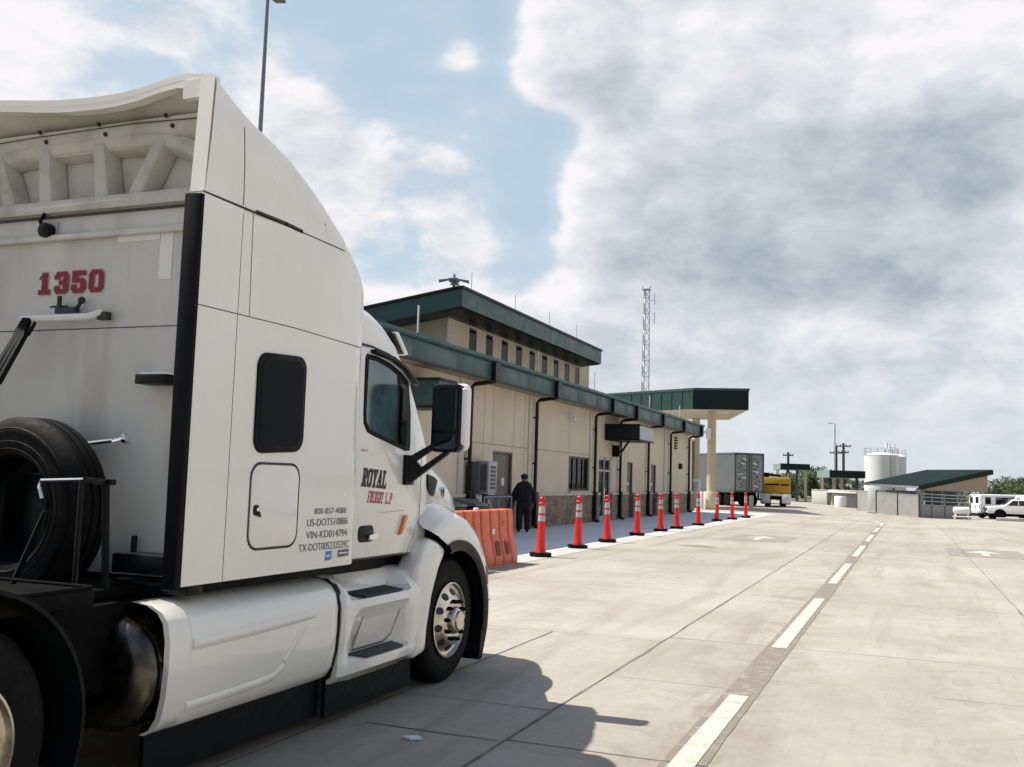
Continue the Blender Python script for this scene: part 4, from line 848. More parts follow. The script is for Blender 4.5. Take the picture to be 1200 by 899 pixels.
# front fenders
WC = (7.44, .505)
def rout(t):
    T = [(-14, .735), (0, .735), (20, .77), (43, .82), (64, .85), (90, .88), (110, .895), (130, .90)]
    for (a, b), (c, d) in zip(T[:-1], T[1:]):
        if t <= c: return b+(d-b)*(t-a)/(c-a)
    return .9
def fender(s_):
    mir = (lambda x_: x_) if s_ > 0 else (lambda x_: 2*CX-x_)
    mb = MB(); secs = []; lip = []
    for k in range(27):
        f_ = k/26.; t = -14 + 120*f_; to_ = -14 + 135.5*f_; ro = rout(to_)
        def P(r, x_, t=t, to_=to_):
            w_ = max(0, min(1, (r-.62)/.22)); a = R(t+(to_-t)*w_); return (mir(x_), WC[0]+r*math.cos(a), WC[1]+r*math.sin(a))
        fl = max(0, min(1, (to_-60)/55.))          # towards the back the fender blends up into the hood side
        rows = [P(.605, -3.47), P(.615, -3.428), P(.66, -3.418), P(.66+(ro-.66)*.55, -3.425), P(.66+(ro-.66)*.85, -3.455), P(ro, -3.52), P(ro+.03+.03*fl, -3.60+.05*fl), P(ro+.05+.03*fl, -3.70+.10*fl), P(ro+.04+.08*fl, -3.95+.27*fl), P(ro-.1+.15*fl, -4.1+.2*fl)]
        secs.append(rows); lip.append([P(.565, -3.50), P(.562, -3.412), P(.60, -3.400), P(.648, -3.402), P(.65, -3.46)])
    mb.loft(secs, False, False, False)
    o = mb.build('fender', M['paint'], trk, angle=60)
    # rear skirt of the hood between fender and door
    mb = MB(); q = [(6.965, 1.95), (7.4, 1.6), (7.45, 1.3), (7.285, 1.095), (7.22, 1.14), (7.1, 1.205), (7.0, 1.245), (6.965, 1.28)]
    def sx(y_, z_): return -3.56 - .30*(y_-6.965)*max(0, min(1, (z_-1.1)/.5)) + .125*max(0, min(1, (1.36-z_)/.26))*max(0, min(1, (y_-6.9)/.35))
    pass
    mb = MB(); mb.loft(lip, True, True, True); mb.build('arch_trim', M['black'], o)
    mb = MB(); mb.loft([[(mir(-3.46), WC[0]+.60*math.cos(R(t)), WC[1]+.60*math.sin(R(t))), (mir(-4.1), WC[0]+.60*math.cos(R(t)), WC[1]+.60*math.sin(R(t)))] for t in range(-14, 200, 8)]); mb.build('wheel_well', M['rubber'], o)
    mb = MB(); mb.prism([(mir(-3.44), 8.0, .10), (mir(-3.44), 8.06, .10), (mir(-3.44), 8.16, .34), (mir(-3.44), 8.03, .36)], (-s_*.5, 0, 0)); mb.build('air_dam_flap', M['rubber'], o)
    mb = MB(); mb.prism([(mir(-3.415), 8.045, .83), (mir(-3.415), 8.085, .80), (mir(-3.415), 8.125, .97), (mir(-3.415), 8.085, 1.0)] if False else [(mir(-3.428), 8.065, .74), (mir(-3.428), 8.10, .74), (mir(-3.43), 8.085, .90), (mir(-3.43), 8.05, .90)], (s_*.012, 0, 0)); mb.build('side_reflector', M['redlens'], o)
    return o
for s_ in (1, -1): fender(s_)
mb = MB(); mb.loft([[(-3.62, 8.22, z0), (-3.70, 8.62, z0), (-4.0, 8.80, z0), (-5.28, 8.80, z0), (-5.58, 8.62, z0), (-5.66, 8.22, z0)] for z0 in (.30, .34, .66, .70)], False, False, False); mb.build('bumper', M['paint'], trk)
mb = MB(); mb.tube([(-3.44, 8.08, .60), (-3.41, 8.13, .60)], .012, 6); mb.build('marker_stalk', M['chrome'], trk)
# chassis side fairing and steps
def shell(name, secs, m, parent, th=.035, bevel=0., angle=35):
    out = []
    for s__ in secs: out.append(list(s__) + [(p[0]-th, p[1], p[2]) for p in s__[::-1]])
    return MB().loft(out, True, True, True).build(name, m, parent, angle=angle, bevel=bevel)
CF = [(-3.84, .985), (-3.66, .985), (-3.56, .972), (-3.49, .94), (-3.45, .89), (-3.43, .80), (-3.43, .66), (-3.44, .52), (-3.462, .42), (-3.50, .36), (-3.56, .33)]
def csec(y, k=0., up_=0.): return [(a+k, y, b+up_) for a, b in CF]
sf = shell('side_fairing', [csec(4.05, 0, .0), csec(4.20), csec(4.204, -.004), csec(4.212, -.004), csec(4.216), csec(5.55), csec(5.64, -.008), csec(5.675, -.03)], M['paint'], trk)
def cfx(z_):
    for (a, b), (c, d) in zip(CF[:-1], CF[1:]):
        if d <= z_ <= b: return a+(c-a)*(z_-b)/(d-b) if d != b else a
    return -3.44
# raised moulding on the fairing
mb = MB()
def ridge(pts, w, hgt=.010):
    secs = []
    for i, (y_, z_) in enumerate(pts):
        a, b = pts[max(0, i-1)], pts[min(len(pts)-1, i+1)]; t = Vector((b[0]-a[0], b[1]-a[1])).normalized(); n_ = Vector((-t.y, t.x))
        secs.append([(cfx(z_+n_.y*o_)+hh, y_+n_.x*o_, z_+n_.y*o_) for o_, hh in ((-w/2, -.003), (-w*.22, hgt), (w*.22, hgt), (w/2, -.003))])
    mb.loft(secs, False, True, True)
ridge([(4.22, .77), (4.6, .775), (5.0, .785), (5.36, .80)], .075, .012)
ridge([(4.22, .45), (4.5, .452), (4.8, .46), (4.98, .475), (5.06, .52)], .06)
ridge([(5.06, .55), (5.16, .64), (5.26, .74)], .05, .008)
mb.build_each('fairing_moulding', M['paint'], sf, angle=60)
A_ = [(-3.74, .995), (-3.62, .985), (-3.52, .95), (-3.45, .87), (-3.43, .83), (-3.42, .78), (-3.42, .70), (-3.43, .55), (-3.44, .44), (-3.435, .41), (-3.45, .34), (-3.52, .29)]
B_ = [(-3.74, .995), (-3.65, .975), (-3.605, .91), (-3.595, .845), (-3.41, .83), (-3.40, .775), (-3.435, .735), (-3.50, .55), (-3.525, .445), (-3.385, .43), (-3.385, .365), (-3.49, .29)]
def ab(y, k): return [(a[0]+(b[0]-a[0])*k, y, a[1]+(b[1]-a[1])*k) for a, b in zip(A_, B_)]
mb = MB(); mb.loft([[(p[0]-.022, y_, p[2]) for p in csec(0)] for y_ in (5.655, 5.74)]); mb.build('fairing_gap', M['rubber'], trk)
sp = shell('step_fairing', [[(p[0]-.02, p[1], p[2]) for p in ab(5.70, 0)], ab(5.73, 0), ab(5.80, .05), ab(5.86, .5), ab(5.91, 1), ab(6.56, 1), ab(6.61, .5), ab(6.66, .05), ab(6.72, 0), ab(6.80, 0)], M['paint'], trk, angle=32)
mb = MB(); mb.prism([(-3.432, a, b) for a, b in [(6.74, .29), (6.955, .315), (6.975, .5), (7.04, .74), (7.14, .93), (7.255, 1.06), (7.22, 1.115), (7.10, 1.165), (6.97, 1.19), (6.87, 1.15), (6.80, 1.03), (6.74, .99)]], (-.20, 0, 0)); mb.build('step_fairing_wing', M['paint'], sp, bevel=.05, seg=4)
mb = MB(); mb.prism([(-3.57, 6.93, 1.34), (-3.57, 7.05, 1.34), (-3.57, 7.40, 1.2), (-3.57, 7.36, 1.0), (-3.57, 7.10, .95), (-3.57, 6.86, .97), (-3.57, 6.80, 1.09)], (-.2, 0, 0)); mb.build_each('fender_gap_liner', M['rubber'], trk)
mb = MB(); mb.prism([(-3.598, 5.93, .851), (-3.415, 5.97, .838), (-3.415, 6.50, .838), (-3.598, 6.545, .851)], (0, 0, .008)); mb.build('step_tread', M['tread'], sp)
mb = MB(); mb.prism([(-3.52, 5.93, .449), (-3.395, 5.97, .437), (-3.395, 6.50, .437), (-3.52, 6.545, .449)], (0, 0, .008)); mb.build('step_tread', M['tread'], sp)
mb = MB(); mb.prism([(-3.449, 6.0, .72), (-3.449, 6.52, .72), (-3.505, 6.47, .53), (-3.515, 6.38, .485), (-3.515, 5.96, .485)], (.006, 0, 0)); mb.build('step_panel', M['fibre'] if False else M['paint'], sp)
mb = MB(); strip(mb, [(-3.438, 6.0, .735), (-3.438, 6.53, .735), (-3.492, 6.475, .52), (-3.503, 6.385, .475), (-3.503, 5.955, .475), (-3.438, 5.99, .735)], .009, (1, 0, 0)); mb.build('step_panel_gap', M['seam'], sp, norm=False)
mb = MB(); mb.box(-3.63, -3.60, 4.1, 5.7, .08, .36); mb.box(-3.57, -3.54, 5.7, 6.9, .07, .33); mb.build_each('rubber_skirt', M['rubber'], trk)
mb = MB(); mb.box(-5.86, -5.78, 4.05, 6.9, .12, .98); mb.build('far_side_fairing', M['paint'], trk)
mb = MB(); mb.box(-5.3, -4.0, .6, 4.6, .30, .72); mb.build('driveline', M['chassis'], trk)
MB().box(-5.6, -3.66, 4.5, 6.95, .95, 1.085).build('floor_sill', M['rubber'], trk)
# fuel tank behind the fairing
mb = MB(); tcx, tcz, tr_ = -3.765, .635, .295
mb.lathe([(.02, 3.895), (.12, 3.90), (.2, 3.915), (.255, 3.94), (.285, 3.975), (tr_, 4.02), (tr_, 5.5), (.28, 5.56), (.02, 5.6)], (tcx, 0, tcz), 'y', 40); ft = mb.build('fuel_tank', M['tanksteel'], trk, angle=50)
mb = MB(); mb.lathe([(tr_+.006, 4.3), (tr_+.006, 4.36)], (tcx, 0, tcz), 'y', 40, False); mb.lathe([(tr_+.004, 4.02), (tr_+.004, 4.035)], (tcx, 0, tcz), 'y', 40, False); mb.build_each('tank_strap', M['chassis'], ft)
# frame, deck and running gear
mb = MB()
for x_ in (-4.20, -5.08): mb.box(x_-.05, x_+.05, .4, 8.5, .72, 1.0)
for y_ in (.6, 2.0, 3.6, 5.0, 7.0): mb.box(-5.02, -4.26, y_, y_+.15, .74, .96)
mb.box(-5.4, -3.95, 5.2, 8.2, .45, .94)
mb.tube([(-5.6, 7.44, .48), (-3.7, 7.44, .48)], .07, 8); mb.tube([(-5.6, 2.85, .52), (-3.7, 2.85, .52)], .12, 8); mb.tube([(-5.6, 1.55, .52), (-3.7, 1.55, .52)], .12, 8); mb.ball((-4.64, 2.85, .52), (.24, .22, .24), 10)
mb.build('frame', M['chassis'], trk)
mb = MB(); mb.box(-5.5, -3.78, 3.3, 4.36, 1.0, 1.05); mb.box(-3.95, -3.52, 3.05, 3.62, 1.02, 1.10); mb.box(-5.5, -3.7, 3.55, 4.3, .55, .99)
mb.build_each('deck_plate', M['chassis'], trk, bevel=.01)
mb = MB(); mb.tube([(-3.53, 3.0, 1.105), (-3.53, 3.6, 1.105)], .012, 6); mb.tube([(-4.7, 3.62, 1.11), (-3.54, 3.62, 1.11)], .008, 6); mb.build_each('deck_edge', M['chassis'], trk)
for yc in (2.85, 1.55):
    mb = MB(); mb.loft([[(-3.42, yc+.64*math.cos(R(t)), .54+.62*math.sin(R(t))), (-4.08, yc+.64*math.cos(R(t)), .54+.62*math.sin(R(t))), (-4.08, yc+.66*math.cos(R(t)), .54+.64*math.sin(R(t))), (-3.42, yc+.66*math.cos(R(t)), .54+.64*math.sin(R(t)))] for t in range(-20 if yc > 2 else 40, 150, 8)], True, True, True); mb.build('quarter_fender', M['rubber'], trk)
# wheels
def wheel(xo, yc, zc, s_, dual):
    """xo: outer face; s_=+1 on the near side"""
    w = MB(); W_ = .29; R_ = zc-.002
    P = lambda d: xo - s_*d
    prof_ = [(.295, .035), (.31, .01), (.36, 0), (.43, .006), (.47, .018), (.492, .035), (.5, .06), (R_, .07), (R_, .10), (R_-.012, .103), (R_-.012, .112), (R_, .115), (R_, .142), (R_-.012, .145), (R_-.012, .152), (R_, .155), (R_, .18), (R_-.012, .183), (R_-.012, .192), (R_, .195), (R_, .225), (.5, .235), (.47, .28), (.36, W_), (.295, .26)]
    w.lathe([(r, -s_*d) for r, d in prof_], (xo, yc, zc), 'x', 48)
    if dual: w.lathe([(r, -s_*(d+.34)) for r, d in prof_], (xo, yc, zc), 'x', 48)
    t = w.build('wheel', M['tyre'], trk, angle=40)
    m_ = MB()
    if not dual:
        m_.lathe([(.298, -s_*.02), (.302, s_*.006), (.292, s_*.008), (.284, -s_*.004), (.276, -s_*.018), (.264, -s_*.022), (.250, -s_*.014), (.19, s_*.032), (.165, s_*.041), (.14, s_*.043), (.02, s_*.043)], (xo, yc, zc), 'x', 48)
    else:
        m_.lathe([(.298, -s_*.02), (.304, s_*.006), (.292, s_*.008), (.282, -s_*.015), (.275, -s_*.10), (.262, -s_*.145), (.20, -s_*.165), (.17, -s_*.17), (.02, -s_*.17)], (xo, yc, zc), 'x', 48)
    rim = m_.build('rim', M['alu'], t, angle=40)
    hh = MB(); nb = MB(); hb = MB()
    for k in range(10):
        a = k*math.pi/5+.2; r = .222; ox = xo + s_*(.0075 if not dual else -.152); u = Vector((0, math.cos(a), math.sin(a))); tt = Vector((0, -math.sin(a), math.cos(a)))
        c = Vector((ox, yc, zc))+u*r; sl = Vector((s_*1.0, 0, 0))*(.92 if not dual else .2)
        ud = (u + (Vector((-s_*.77, 0, 0)) if not dual else Vector((-s_*.3, 0, 0)))).normalized(); nn = ud.cross(tt).normalized(); nn = nn if nn.x*s_ > 0 else -nn
        hh.prism([c + nn*.002 + ud*.034*math.cos(j*math.pi/6) + tt*.030*math.sin(j*math.pi/6) for j in range(12)], tuple(nn*.004))
        a2 = a + math.pi/10; c2 = Vector((xo+s_*(.04 if not dual else -.17), yc+.155*math.cos(a2), zc+.155*math.sin(a2)))
        nb.lathe([(.017, 0), (.017, s_*.028), (.011, s_*.032), (.011, s_*.045)], tuple(c2), 'x', 8)
    hh.build_each('hand_hole', M['bolt'], rim); nb.build_each('lug_nut', M['chassis'] if not dual else M['alu'], rim)
    if not dual: hb.lathe([(.112, s_*.03), (.110, s_*.055), (.10, s_*.07), (.085, s_*.082), (.078, s_*.084), (.074, s_*.10), (.01, s_*.104)], (xo, yc, zc), 'x', 28)
    else: hb.lathe([(.115, -s_*.17), (.11, s_*.0), (.10, s_*.03), (.01, s_*.04)], (xo, yc, zc), 'x', 28)
    hb.build('hub', M['alu'], rim, angle=40)
    return t
for yc, zc, dual in ((WC[0], WC[1], False), (2.85, .52, True), (1.55, .52, True)):
    wheel(-3.475 if not dual else -3.45, yc, zc, 1, dual); wheel(2*CX+3.475 if not dual else 2*CX+3.45, yc, zc, -1, dual)
# mirror
mb = MB(); mx = [(-3.335, -3.115), (-3.350, -3.100), (-3.350, -3.100), (-3.335, -3.115)]
mb.prism([(a, 6.70, b) for a, b in rrect(-3.345, -3.105, 1.855, 2.375, .045)], (0, .10, 0)); mi = mb.build('mirror', M['black'], trk, bevel=.015)
mb = MB(); mb.prism([(a, 6.79, b) for a, b in rrect(-3.35, -3.085, 1.87, 2.385, .05)], (0, .09, 0)); mb.prism([(-3.104, 6.715, 1.91), (-3.068, 6.74, 1.90), (-3.066, 6.74, 2.34), (-3.104, 6.715, 2.35)], (0, .09, 0)); mb.build_each('mirror_shell', M['white'], mi, bevel=.03, seg=3)
M['mirrorglass'] = mat('mirror_glass', (.05, .065, .075), .03, .9)
mb = MB(); mb.prism([(a, 6.699, b) for a, b in rrect(-3.32, -3.13, 2.02, 2.345, .03)], (0, -.002, 0)); mb.build('flat_glass', M['mirrorglass'], mi)
mb = MB(); mb.prism([(a, 6.699, b) for a, b in rrect(-3.32, -3.13, 1.88, 2.0, .03)], (0, -.003, 0)); mb.build('convex_glass', M['mirrorglass'], mi)
mb = MB(); mb.box(DX-.01, DX+.035, 6.575, 6.70, 1.60, 1.825); 
mb.prism([(DX+.03, 6.60, 1.815), (-3.30, 6.70, 1.935), (-3.22, 6.72, 1.90), (-3.30, 6.70, 1.885), (-3.42, 6.655, 1.80), (DX+.045, 6.62, 1.75)], (0, .05, 0))
mb.prism([(DX+.03, 6.60, 1.605), (DX+.03, 6.60, 1.79), (-3.435, 6.655, 1.775), (-3.40, 6.66, 1.735), (-3.20, 6.72, 1.885), (-3.20, 6.72, 1.845), (-3.40, 6.66, 1.68)], (0, .05, 0))
mb.build_each('mirror_arm', M['black'], mi, bevel=.01)
# things on the back of the sleeper
d_ = lambda px, py, y_=4.37: on_y(px, py, y_)
p0 = d_(43, 345); p1 = d_(121, 316)
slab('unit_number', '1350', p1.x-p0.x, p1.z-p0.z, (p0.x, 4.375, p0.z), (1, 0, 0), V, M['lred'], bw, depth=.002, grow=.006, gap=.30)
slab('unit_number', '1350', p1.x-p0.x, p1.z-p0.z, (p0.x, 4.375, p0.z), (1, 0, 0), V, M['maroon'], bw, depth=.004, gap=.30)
mb = MB()
a, b = d_(137, 279), d_(187, 271); mb.box(a.x, b.x, 4.376, 4.379, b.z-.045, b.z); a, b = d_(188, 272), d_(194, 327); mb.box(a.x, b.x+.03, 4.376, 4.379, b.z, a.z)
a, b = d_(0, 285), d_(38, 277); mb.box(a.x-.3, b.x, 4.376, 4.379, b.z-.03, b.z); mb.build_each('reflective_tape', M['lwhite'], bw)
q = d_(60, 272); mb = MB(); mb.box(q.x-.04, q.x+.05, 4.365, 4.379, q.z-.05, q.z+.06); wl = mb.build('lamp_base', M['lgreymetal'], bw)
mb = MB(); mb.lathe([(.045, 0), (.045, -.05), (.02, -.06)], (q.x, 4.36, q.z), 'y', 14); e = d_(55, 250); mb.tube([(q.x-.02, 4.33, q.z), (q.x-.05, 4.33, q.z+.06), (e.x-.01, 4.35, e.z-.03), (e.x, 4.37, e.z+.02)], .012, 6); mb.build('work_lamp', M['black'], bw)
a, b = d_(37, 376), d_(125, 371); mb = MB(); mb.tube([(a.x, 4.30, a.z), (b.x-.08, 4.30, b.z-.01), (b.x, 4.34, b.z+.02)], .022, 8); pg = mb.build('hose_bar', M['lwhite'], bw)
mb = MB(); a = d_(75, 368); b = d_(100, 357)
mb.tube([(a.x, 4.33, a.z+.02), (a.x, 4.33, a.z+.10)], .014, 6); mb.box(a.x-.02, a.x+.13, 4.32, 4.36, a.z-.005, a.z+.03); mb.box(a.x-.08, a.x+.05, 4.335, 4.35, a.z+.035, a.z+.045); mb.tube([(a.x+.12, 4.34, a.z+.02), (b.x-.02, 4.34, b.z-.01), (b.x, 4.34, b.z+.02)], .012, 6); mb.ball((b.x, 4.34, b.z+.02), .022, 8)
e = d_(124, 372); mb.box(e.x-.02, e.x+.05, 4.32, 4.36, e.z-.02, e.z+.025); mb.build_each('hose_bracket', M['bolt'], pg)
h0, h1, h2 = d_(34, 378, 4.28), d_(22, 395, 4.22), d_(-10, 448, 4.05)
mb = MB()
for k in range(3):
    o_ = Vector(((k-1)*.028, .01*k, 0)); c_ = [h0+Vector((-.02, 0, .02))+o_*.3, (h0+h1)/2+Vector((-.02, 0, 0))+o_*.6, h1+o_*.7, h2+o_]
    mb.tube(c_, .021, 8)
mb.tube([h0+Vector((.05, 0, 0)), h0+Vector((.03, -.02, -.07)), h0+Vector((-.05, -.03, -.13)), h1+Vector((-.01, 0, -.04))], .011, 6)
mb.build_each('air_hose', M['rubber'], pg)
a, b = d_(176, 440), d_(206, 452); mb = MB(); mb.box(a.x, b.x+.02, 4.25, 4.379, b.z, a.z-.005); mb.lathe([(.02, -.03), (.02, 0)], (a.x, 4.32, (a.z+b.z)/2), 'x', 8); br = mb.build('marker_bracket', M['black'], bw, bevel=.006)
MB().box(a.x+.02, b.x+.02, 4.27, 4.379, a.z-.004, a.z+.006).build('bracket_top', M['lwhite'], br)
a, b = d_(98, 519), d_(146, 516); mb = MB(); mb.tube([(a.x-.1, 4.33, a.z), (a.x+.1, 4.30, a.z-.005), (b.x-.03, 4.31, b.z-.005), (b.x, 4.37, b.z+.015)], .014, 8); mb.ball((b.x, 4.37, b.z+.01), .03, 8); mb.build('grab_handle', M['chrome'], bw)
mb = MB(); a = d_(163, 640); mb.tube([(a.x, 4.33, a.z+.06), (a.x, 4.33, a.z-.06)], .018, 6); b = d_(158, 646); mb.box(b.x, -3.5, 4.2, 4.37, b.z-.1, b.z); mb.box(b.x-.02, -3.5, 4.24, 4.36, b.z-.2, b.z-.14); mb.build_each('wall_fitting', M['black'], bw, bevel=.006)
# handrail and brackets on the deck, seen against the back wall
y_ = 3.70; a, b = on_y(47, 563, y_), on_y(98, 562, y_)
mb = MB(); mb.tube([(a.x+.02, y_, a.z-.09), (a.x-.005, y_, a.z-.03), (a.x+.01, y_, a.z), (b.x, y_, b.z)], .010, 6); hr = mb.build('hand_rail', M['chrome'], trk)
mb = MB(); c_ = on_y(87, 690, y_); mb.tube([(c_.x, y_, c_.z-.1), (c_.x, y_, b.z)], .014, 6); e = on_y(124, 565, 3.98); f_ = on_y(124, 680, 3.98); mb.tube([(b.x, y_, b.z), (e.x, 3.98, e.z)], .016, 6); mb.tube([(e.x, 3.98, e.z), (f_.x, 3.98, f_.z-.05)], .02, 6); mb.tube([(a.x+.05, y_, a.z-.15), (c_.x-.4, y_, c_.z)], .014, 6); mb.box(e.x-.06, e.x+.05, 3.96, 4.0, e.z-.015, e.z+.015); mb.build_each('rail_post', M['black'], hr)
mb = MB()
for a_, b_, c__ in ((-5.0, 3.85, 1.25), (-4.82, 3.85, 1.45)): pass
mb.box(-4.98, -4.72, 4.12, 4.36, 1.05, 1.72); mb.box(-4.62, -4.44, 4.16, 4.36, 1.05, 1.62); mb.build_each('deck_box', M['black'], trk, bevel=.02)
# spare tyre held upright on the deck
spt = empty('spare_tyre', (-4.50, 4.1, 1.05), 'black spare tyre without a rim standing upright on the deck behind the white sleeper', 'tyre')
mb = MB(); R_ = .505
mb.lathe([(.285, .055), (.30, .02), (.35, 0), (.42, .004), (.465, .02), (.49, .045), (R_, .07), (R_, .105), (R_-.014, .108), (R_-.014, .118), (R_, .121), (R_, .16), (R_-.014, .163), (R_-.014, .173), (R_, .176), (R_, .215), (.49, .24), (.46, .265), (.36, .285), (.29, .25), (.28, .15), (.285, .055)], (-4.50, 3.935, 1.425), 'y', 64, False)
cs = mb.build('casing', M['tyre'], spt, angle=30)
mb = MB()
for r_ in (.33, .37, .44): mb.lathe([(r_-.006, .004), (r_, -.004), (r_+.006, .004)], (-4.50, 3.935, 1.425), 'y', 64, False)
mb.build_each('sidewall_ring', M['tyre'], cs)
def pos(px, py, dist):
    d = ray(px, py); k = dist/math.hypot(d.x, d.y); return Vector((0, 0, CAM_H)) + d*k
def ground(px, dist):
    p = at(px, dist); return Vector((p.x, p.y, gz(p.x, p.y)))
# ------------------------------------------------------------------ traffic cones along the kerb
cone0 = empty('traffic_cone', (0, 0, 0), 'cone', 'traffic cone', 'tall red cones along the kerb')
mb = MB(); mb.prism([(.23*math.cos(R(a))*1.08, .23*math.sin(R(a))*1.08, 0) for a in (22, 68, 112, 158, 202, 248, 292, 338)], (0, 0, .085)); mb.build('base', M['rubber'], cone0, bevel=.012)
mb = MB(); mb.lathe([(.125, .08), (.12, .10), (.108, .14), (.098, .2), (.078, .74), (.074, .86), (.071, .93), (.063, 1.09), (.06, 1.10)], (0, 0, 0), 'z', 24); mb.build('body', M['orangered'], cone0)
for z0, z1, r0, r1 in ((.755, .875, .0805, .0765), (.925, 1.085, .0745, .0665)):
    mb = MB(); mb.lathe([(r0, z0), (r1, z1)], (0, 0, 0), 'z', 24, False); mb.build('reflective_sleeve', M['reflect'], cone0)
mb = MB(); mb.lathe([(.058, 1.098), (.085, 1.115), (.088, 1.14), (.07, 1.155), (.05, 1.165), (.05, 1.20), (.062, 1.215), (.066, 1.25), (.05, 1.272), (.015, 1.278)], (0, 0, 0), 'z', 20); mb.build('grip_handle', M['pinkhandle'], cone0)
CP = [(632, 653), (676, 643), (711, 636), (746, 628), (774, 623), (793, 620), (818, 616), (840, 611), (858, 609), (874, 607)]
CLAB = ['tall red traffic cone nearest the camera, just right of the orange barrier', 'second red cone from the orange barrier, before the stone base under the barred window',
        'third red cone from the orange barrier, in front of the glazed entrance', 'fourth red cone from the orange barrier, left of the taupe side door', 'fifth red cone from the orange barrier, in front of a black downspout',
        'sixth red cone from the orange barrier, close behind the fifth', 'red cone just left of the cream canopy column, by the bent white pipe', 'red cone just right of the cream canopy column base',
        'second to last red cone of the row, under the grey trailer', 'last and farthest red cone of the row, by the trailer doors']
rc_ = random.Random(5)
for i, (px, py) in enumerate(CP):
    d = ray(px, py); k = -CAM_H/d.z; x_, y_ = d.x*k, d.y*k
    o = cone0 if i == 0 else copy_tree(cone0); o.location = (x_-.02, y_+.12, .008); o.rotation_euler = (R(rc_.uniform(-1, 1)), R(rc_.uniform(-1, 1)), R(rc_.uniform(0, 90))); o['label'] = CLAB[i]
# ------------------------------------------------------------------ orange plastic barriers
def barrier(y0, y1, label):
    o = empty('water_barrier', (-7.42, (y0+y1)/2, 0), label, 'barrier', 'orange plastic barriers'); L_ = y1-y0
    xc = -7.42; prof_ = [(.27, .0), (.27, .16), (.25, .22), (.20, .46), (.165, .60), (.135, 1.03), (.11, 1.055)]
    ysx = [0, .03]; ng = 4; gr = []
    for k in range(ng): c = L_*(.16+.68*k/(ng-1)); gr.append(c); ysx += [c-.042, c-.026, c+.026, c+.042]
    ysx += [L_-.03, L_]; secs = []
    for t in ysx:
        dep = .10 if any(abs(t-c) < .035 for c in gr) else 0.; ed = .02 if t in (0, L_) else 0
        half = [(w-ed-(dep if (.5 < z < 1.05) else dep*.25), z) for w, z in prof_]
        secs.append([(xc+w, y0+t, z) for w, z in half] + [(xc-w, y0+t, z) for w, z in half[::-1]])
    mb = MB(); mb.loft(secs, True, True, True, smooth=False); body = mb.build('barrier_body', M['orange'], o, bevel=.012)
    if 'pk' not in M: M['pk'] = mat('deep_orange_pocket', (.22, .035, .012), .7)
    for c, w_ in ((.50, .11), (.74, .10)):
        q_ = rrect(-w_, w_, .20, .47, .06); mb = MB(); mb.quad(*[(xc+.25-(z-.22)*.208+.012-.0, y0+c*L_+a, z) for a, z in q_]); mb.build('fork_pocket', M['pk'], body, norm=False)
    MB().box(xc+.165, xc+.172, y0+.42*L_, y0+.42*L_+.12, .60, .70).build('sticker', M['lwhite'], body)
    mb = MB(); mb.box(xc+.150, xc+.168, y0+.70*L_, y0+.70*L_+.18, .72, .84); mb.box(xc+.19, xc+.218, y0+.70*L_, y0+.70*L_+.14, .34, .46); mb.build_each('moulded_boss', M['orange'], body, bevel=.01)
    mb = MB(); mb.lathe([(.05, 0), (.05, .04), (.03, .05)], (xc, y0+L_*.2, 1.05), 'z', 14); mb.build('filler_cap', M['lwhite'], body)
    for t in (.28, .72): pass
barrier(16.50, 18.42, 'orange plastic water barrier with white sticker, its far end open beside the first cone')
barrier(14.45, 16.40, 'orange plastic water barrier mostly hidden behind the white truck hood')
# ------------------------------------------------------------------ the person by the wall
def skin_mesh(name, joints, edges, m, parent, root=0, lv=2):
    me = bpy.data.meshes.new(name); me.from_pydata([j[:3] for j in joints], edges, []); o = bpy.data.objects.new(name, me); COL.objects.link(o)
    sk = o.modifiers.new('skin', 'SKIN'); sk.use_smooth_shade = True
    for i, j in enumerate(joints):
        d = me.skin_vertices[0].data[i]; r_ = j[3]; d.radius = r_ if isinstance(r_, tuple) else (r_, r_); d.use_root = (i == root)
    sb = o.modifiers.new('sub', 'SUBSURF'); sb.levels = lv; sb.render_levels = lv
    dg = bpy.context.evaluated_depsgraph_get(); dg.update(); me2 = bpy.data.meshes.new_from_object(o.evaluated_get(dg))
    o.modifiers.clear(); o.data = me2; me2.materials.append(m); o.parent = parent
    for p in me2.polygons: p.use_smooth = True
    me2.name = name; return o
per = empty('person', (0, 0, 0), 'person in black jacket and dark trousers standing with back turned beside the brown door', 'person')
J = [(0, 0, .98, (.16, .12)), (0, 0, 1.12, (.16, .12)), (0, -.01, 1.32, (.17, .125)), (0, -.01, 1.42, (.12, .08)), (0, .0, 1.55, .072), (0, .015, 1.63, (.095, .10)), (0, .02, 1.73, (.10, .12)), (0, .015, 1.82, (.085, .10))]
E_ = [(i, i+1) for i in range(7)]
def chain(pts, start):
    k = start
    for p in pts: J.append(p); E_.append((k, len(J)-1)); k = len(J)-1
    return k
for s_ in (1, -1):
    k = chain([(s_*.18, -.01, 1.39, .058), (s_*.27, .0, 1.25, .050), (s_*.30, .01, 1.12, .045), (s_*.305, .06, .98, .038), (s_*.30, .09, .89, .028), (s_*.30, .105, .84, (.024, .036))], 3)
    for f_, (dx_, L_) in enumerate(((-.0, .075), (.0, .085), (.0, .08), (.0, .065))):
        yy_ = .075+.02*f_; chain([(s_*.302, yy_, .80, .0095), (s_*.297, yy_+.006, .80-L_*.5, .0088), (s_*.288, yy_+.012, .80-L_, .0075)], k)
    chain([(s_*.285, .07, .845, .011), (s_*.272, .065, .815, .010), (s_*.266, .07, .79, .009)], k)
    chain([(s_*.10, 0, .88, .095), (s_*.115, .01, .50, .062), (s_*.125, -.01, .12, .045), (s_*.128, .02, .05, .042), (s_*.135, .14, .035, .036)], 0)
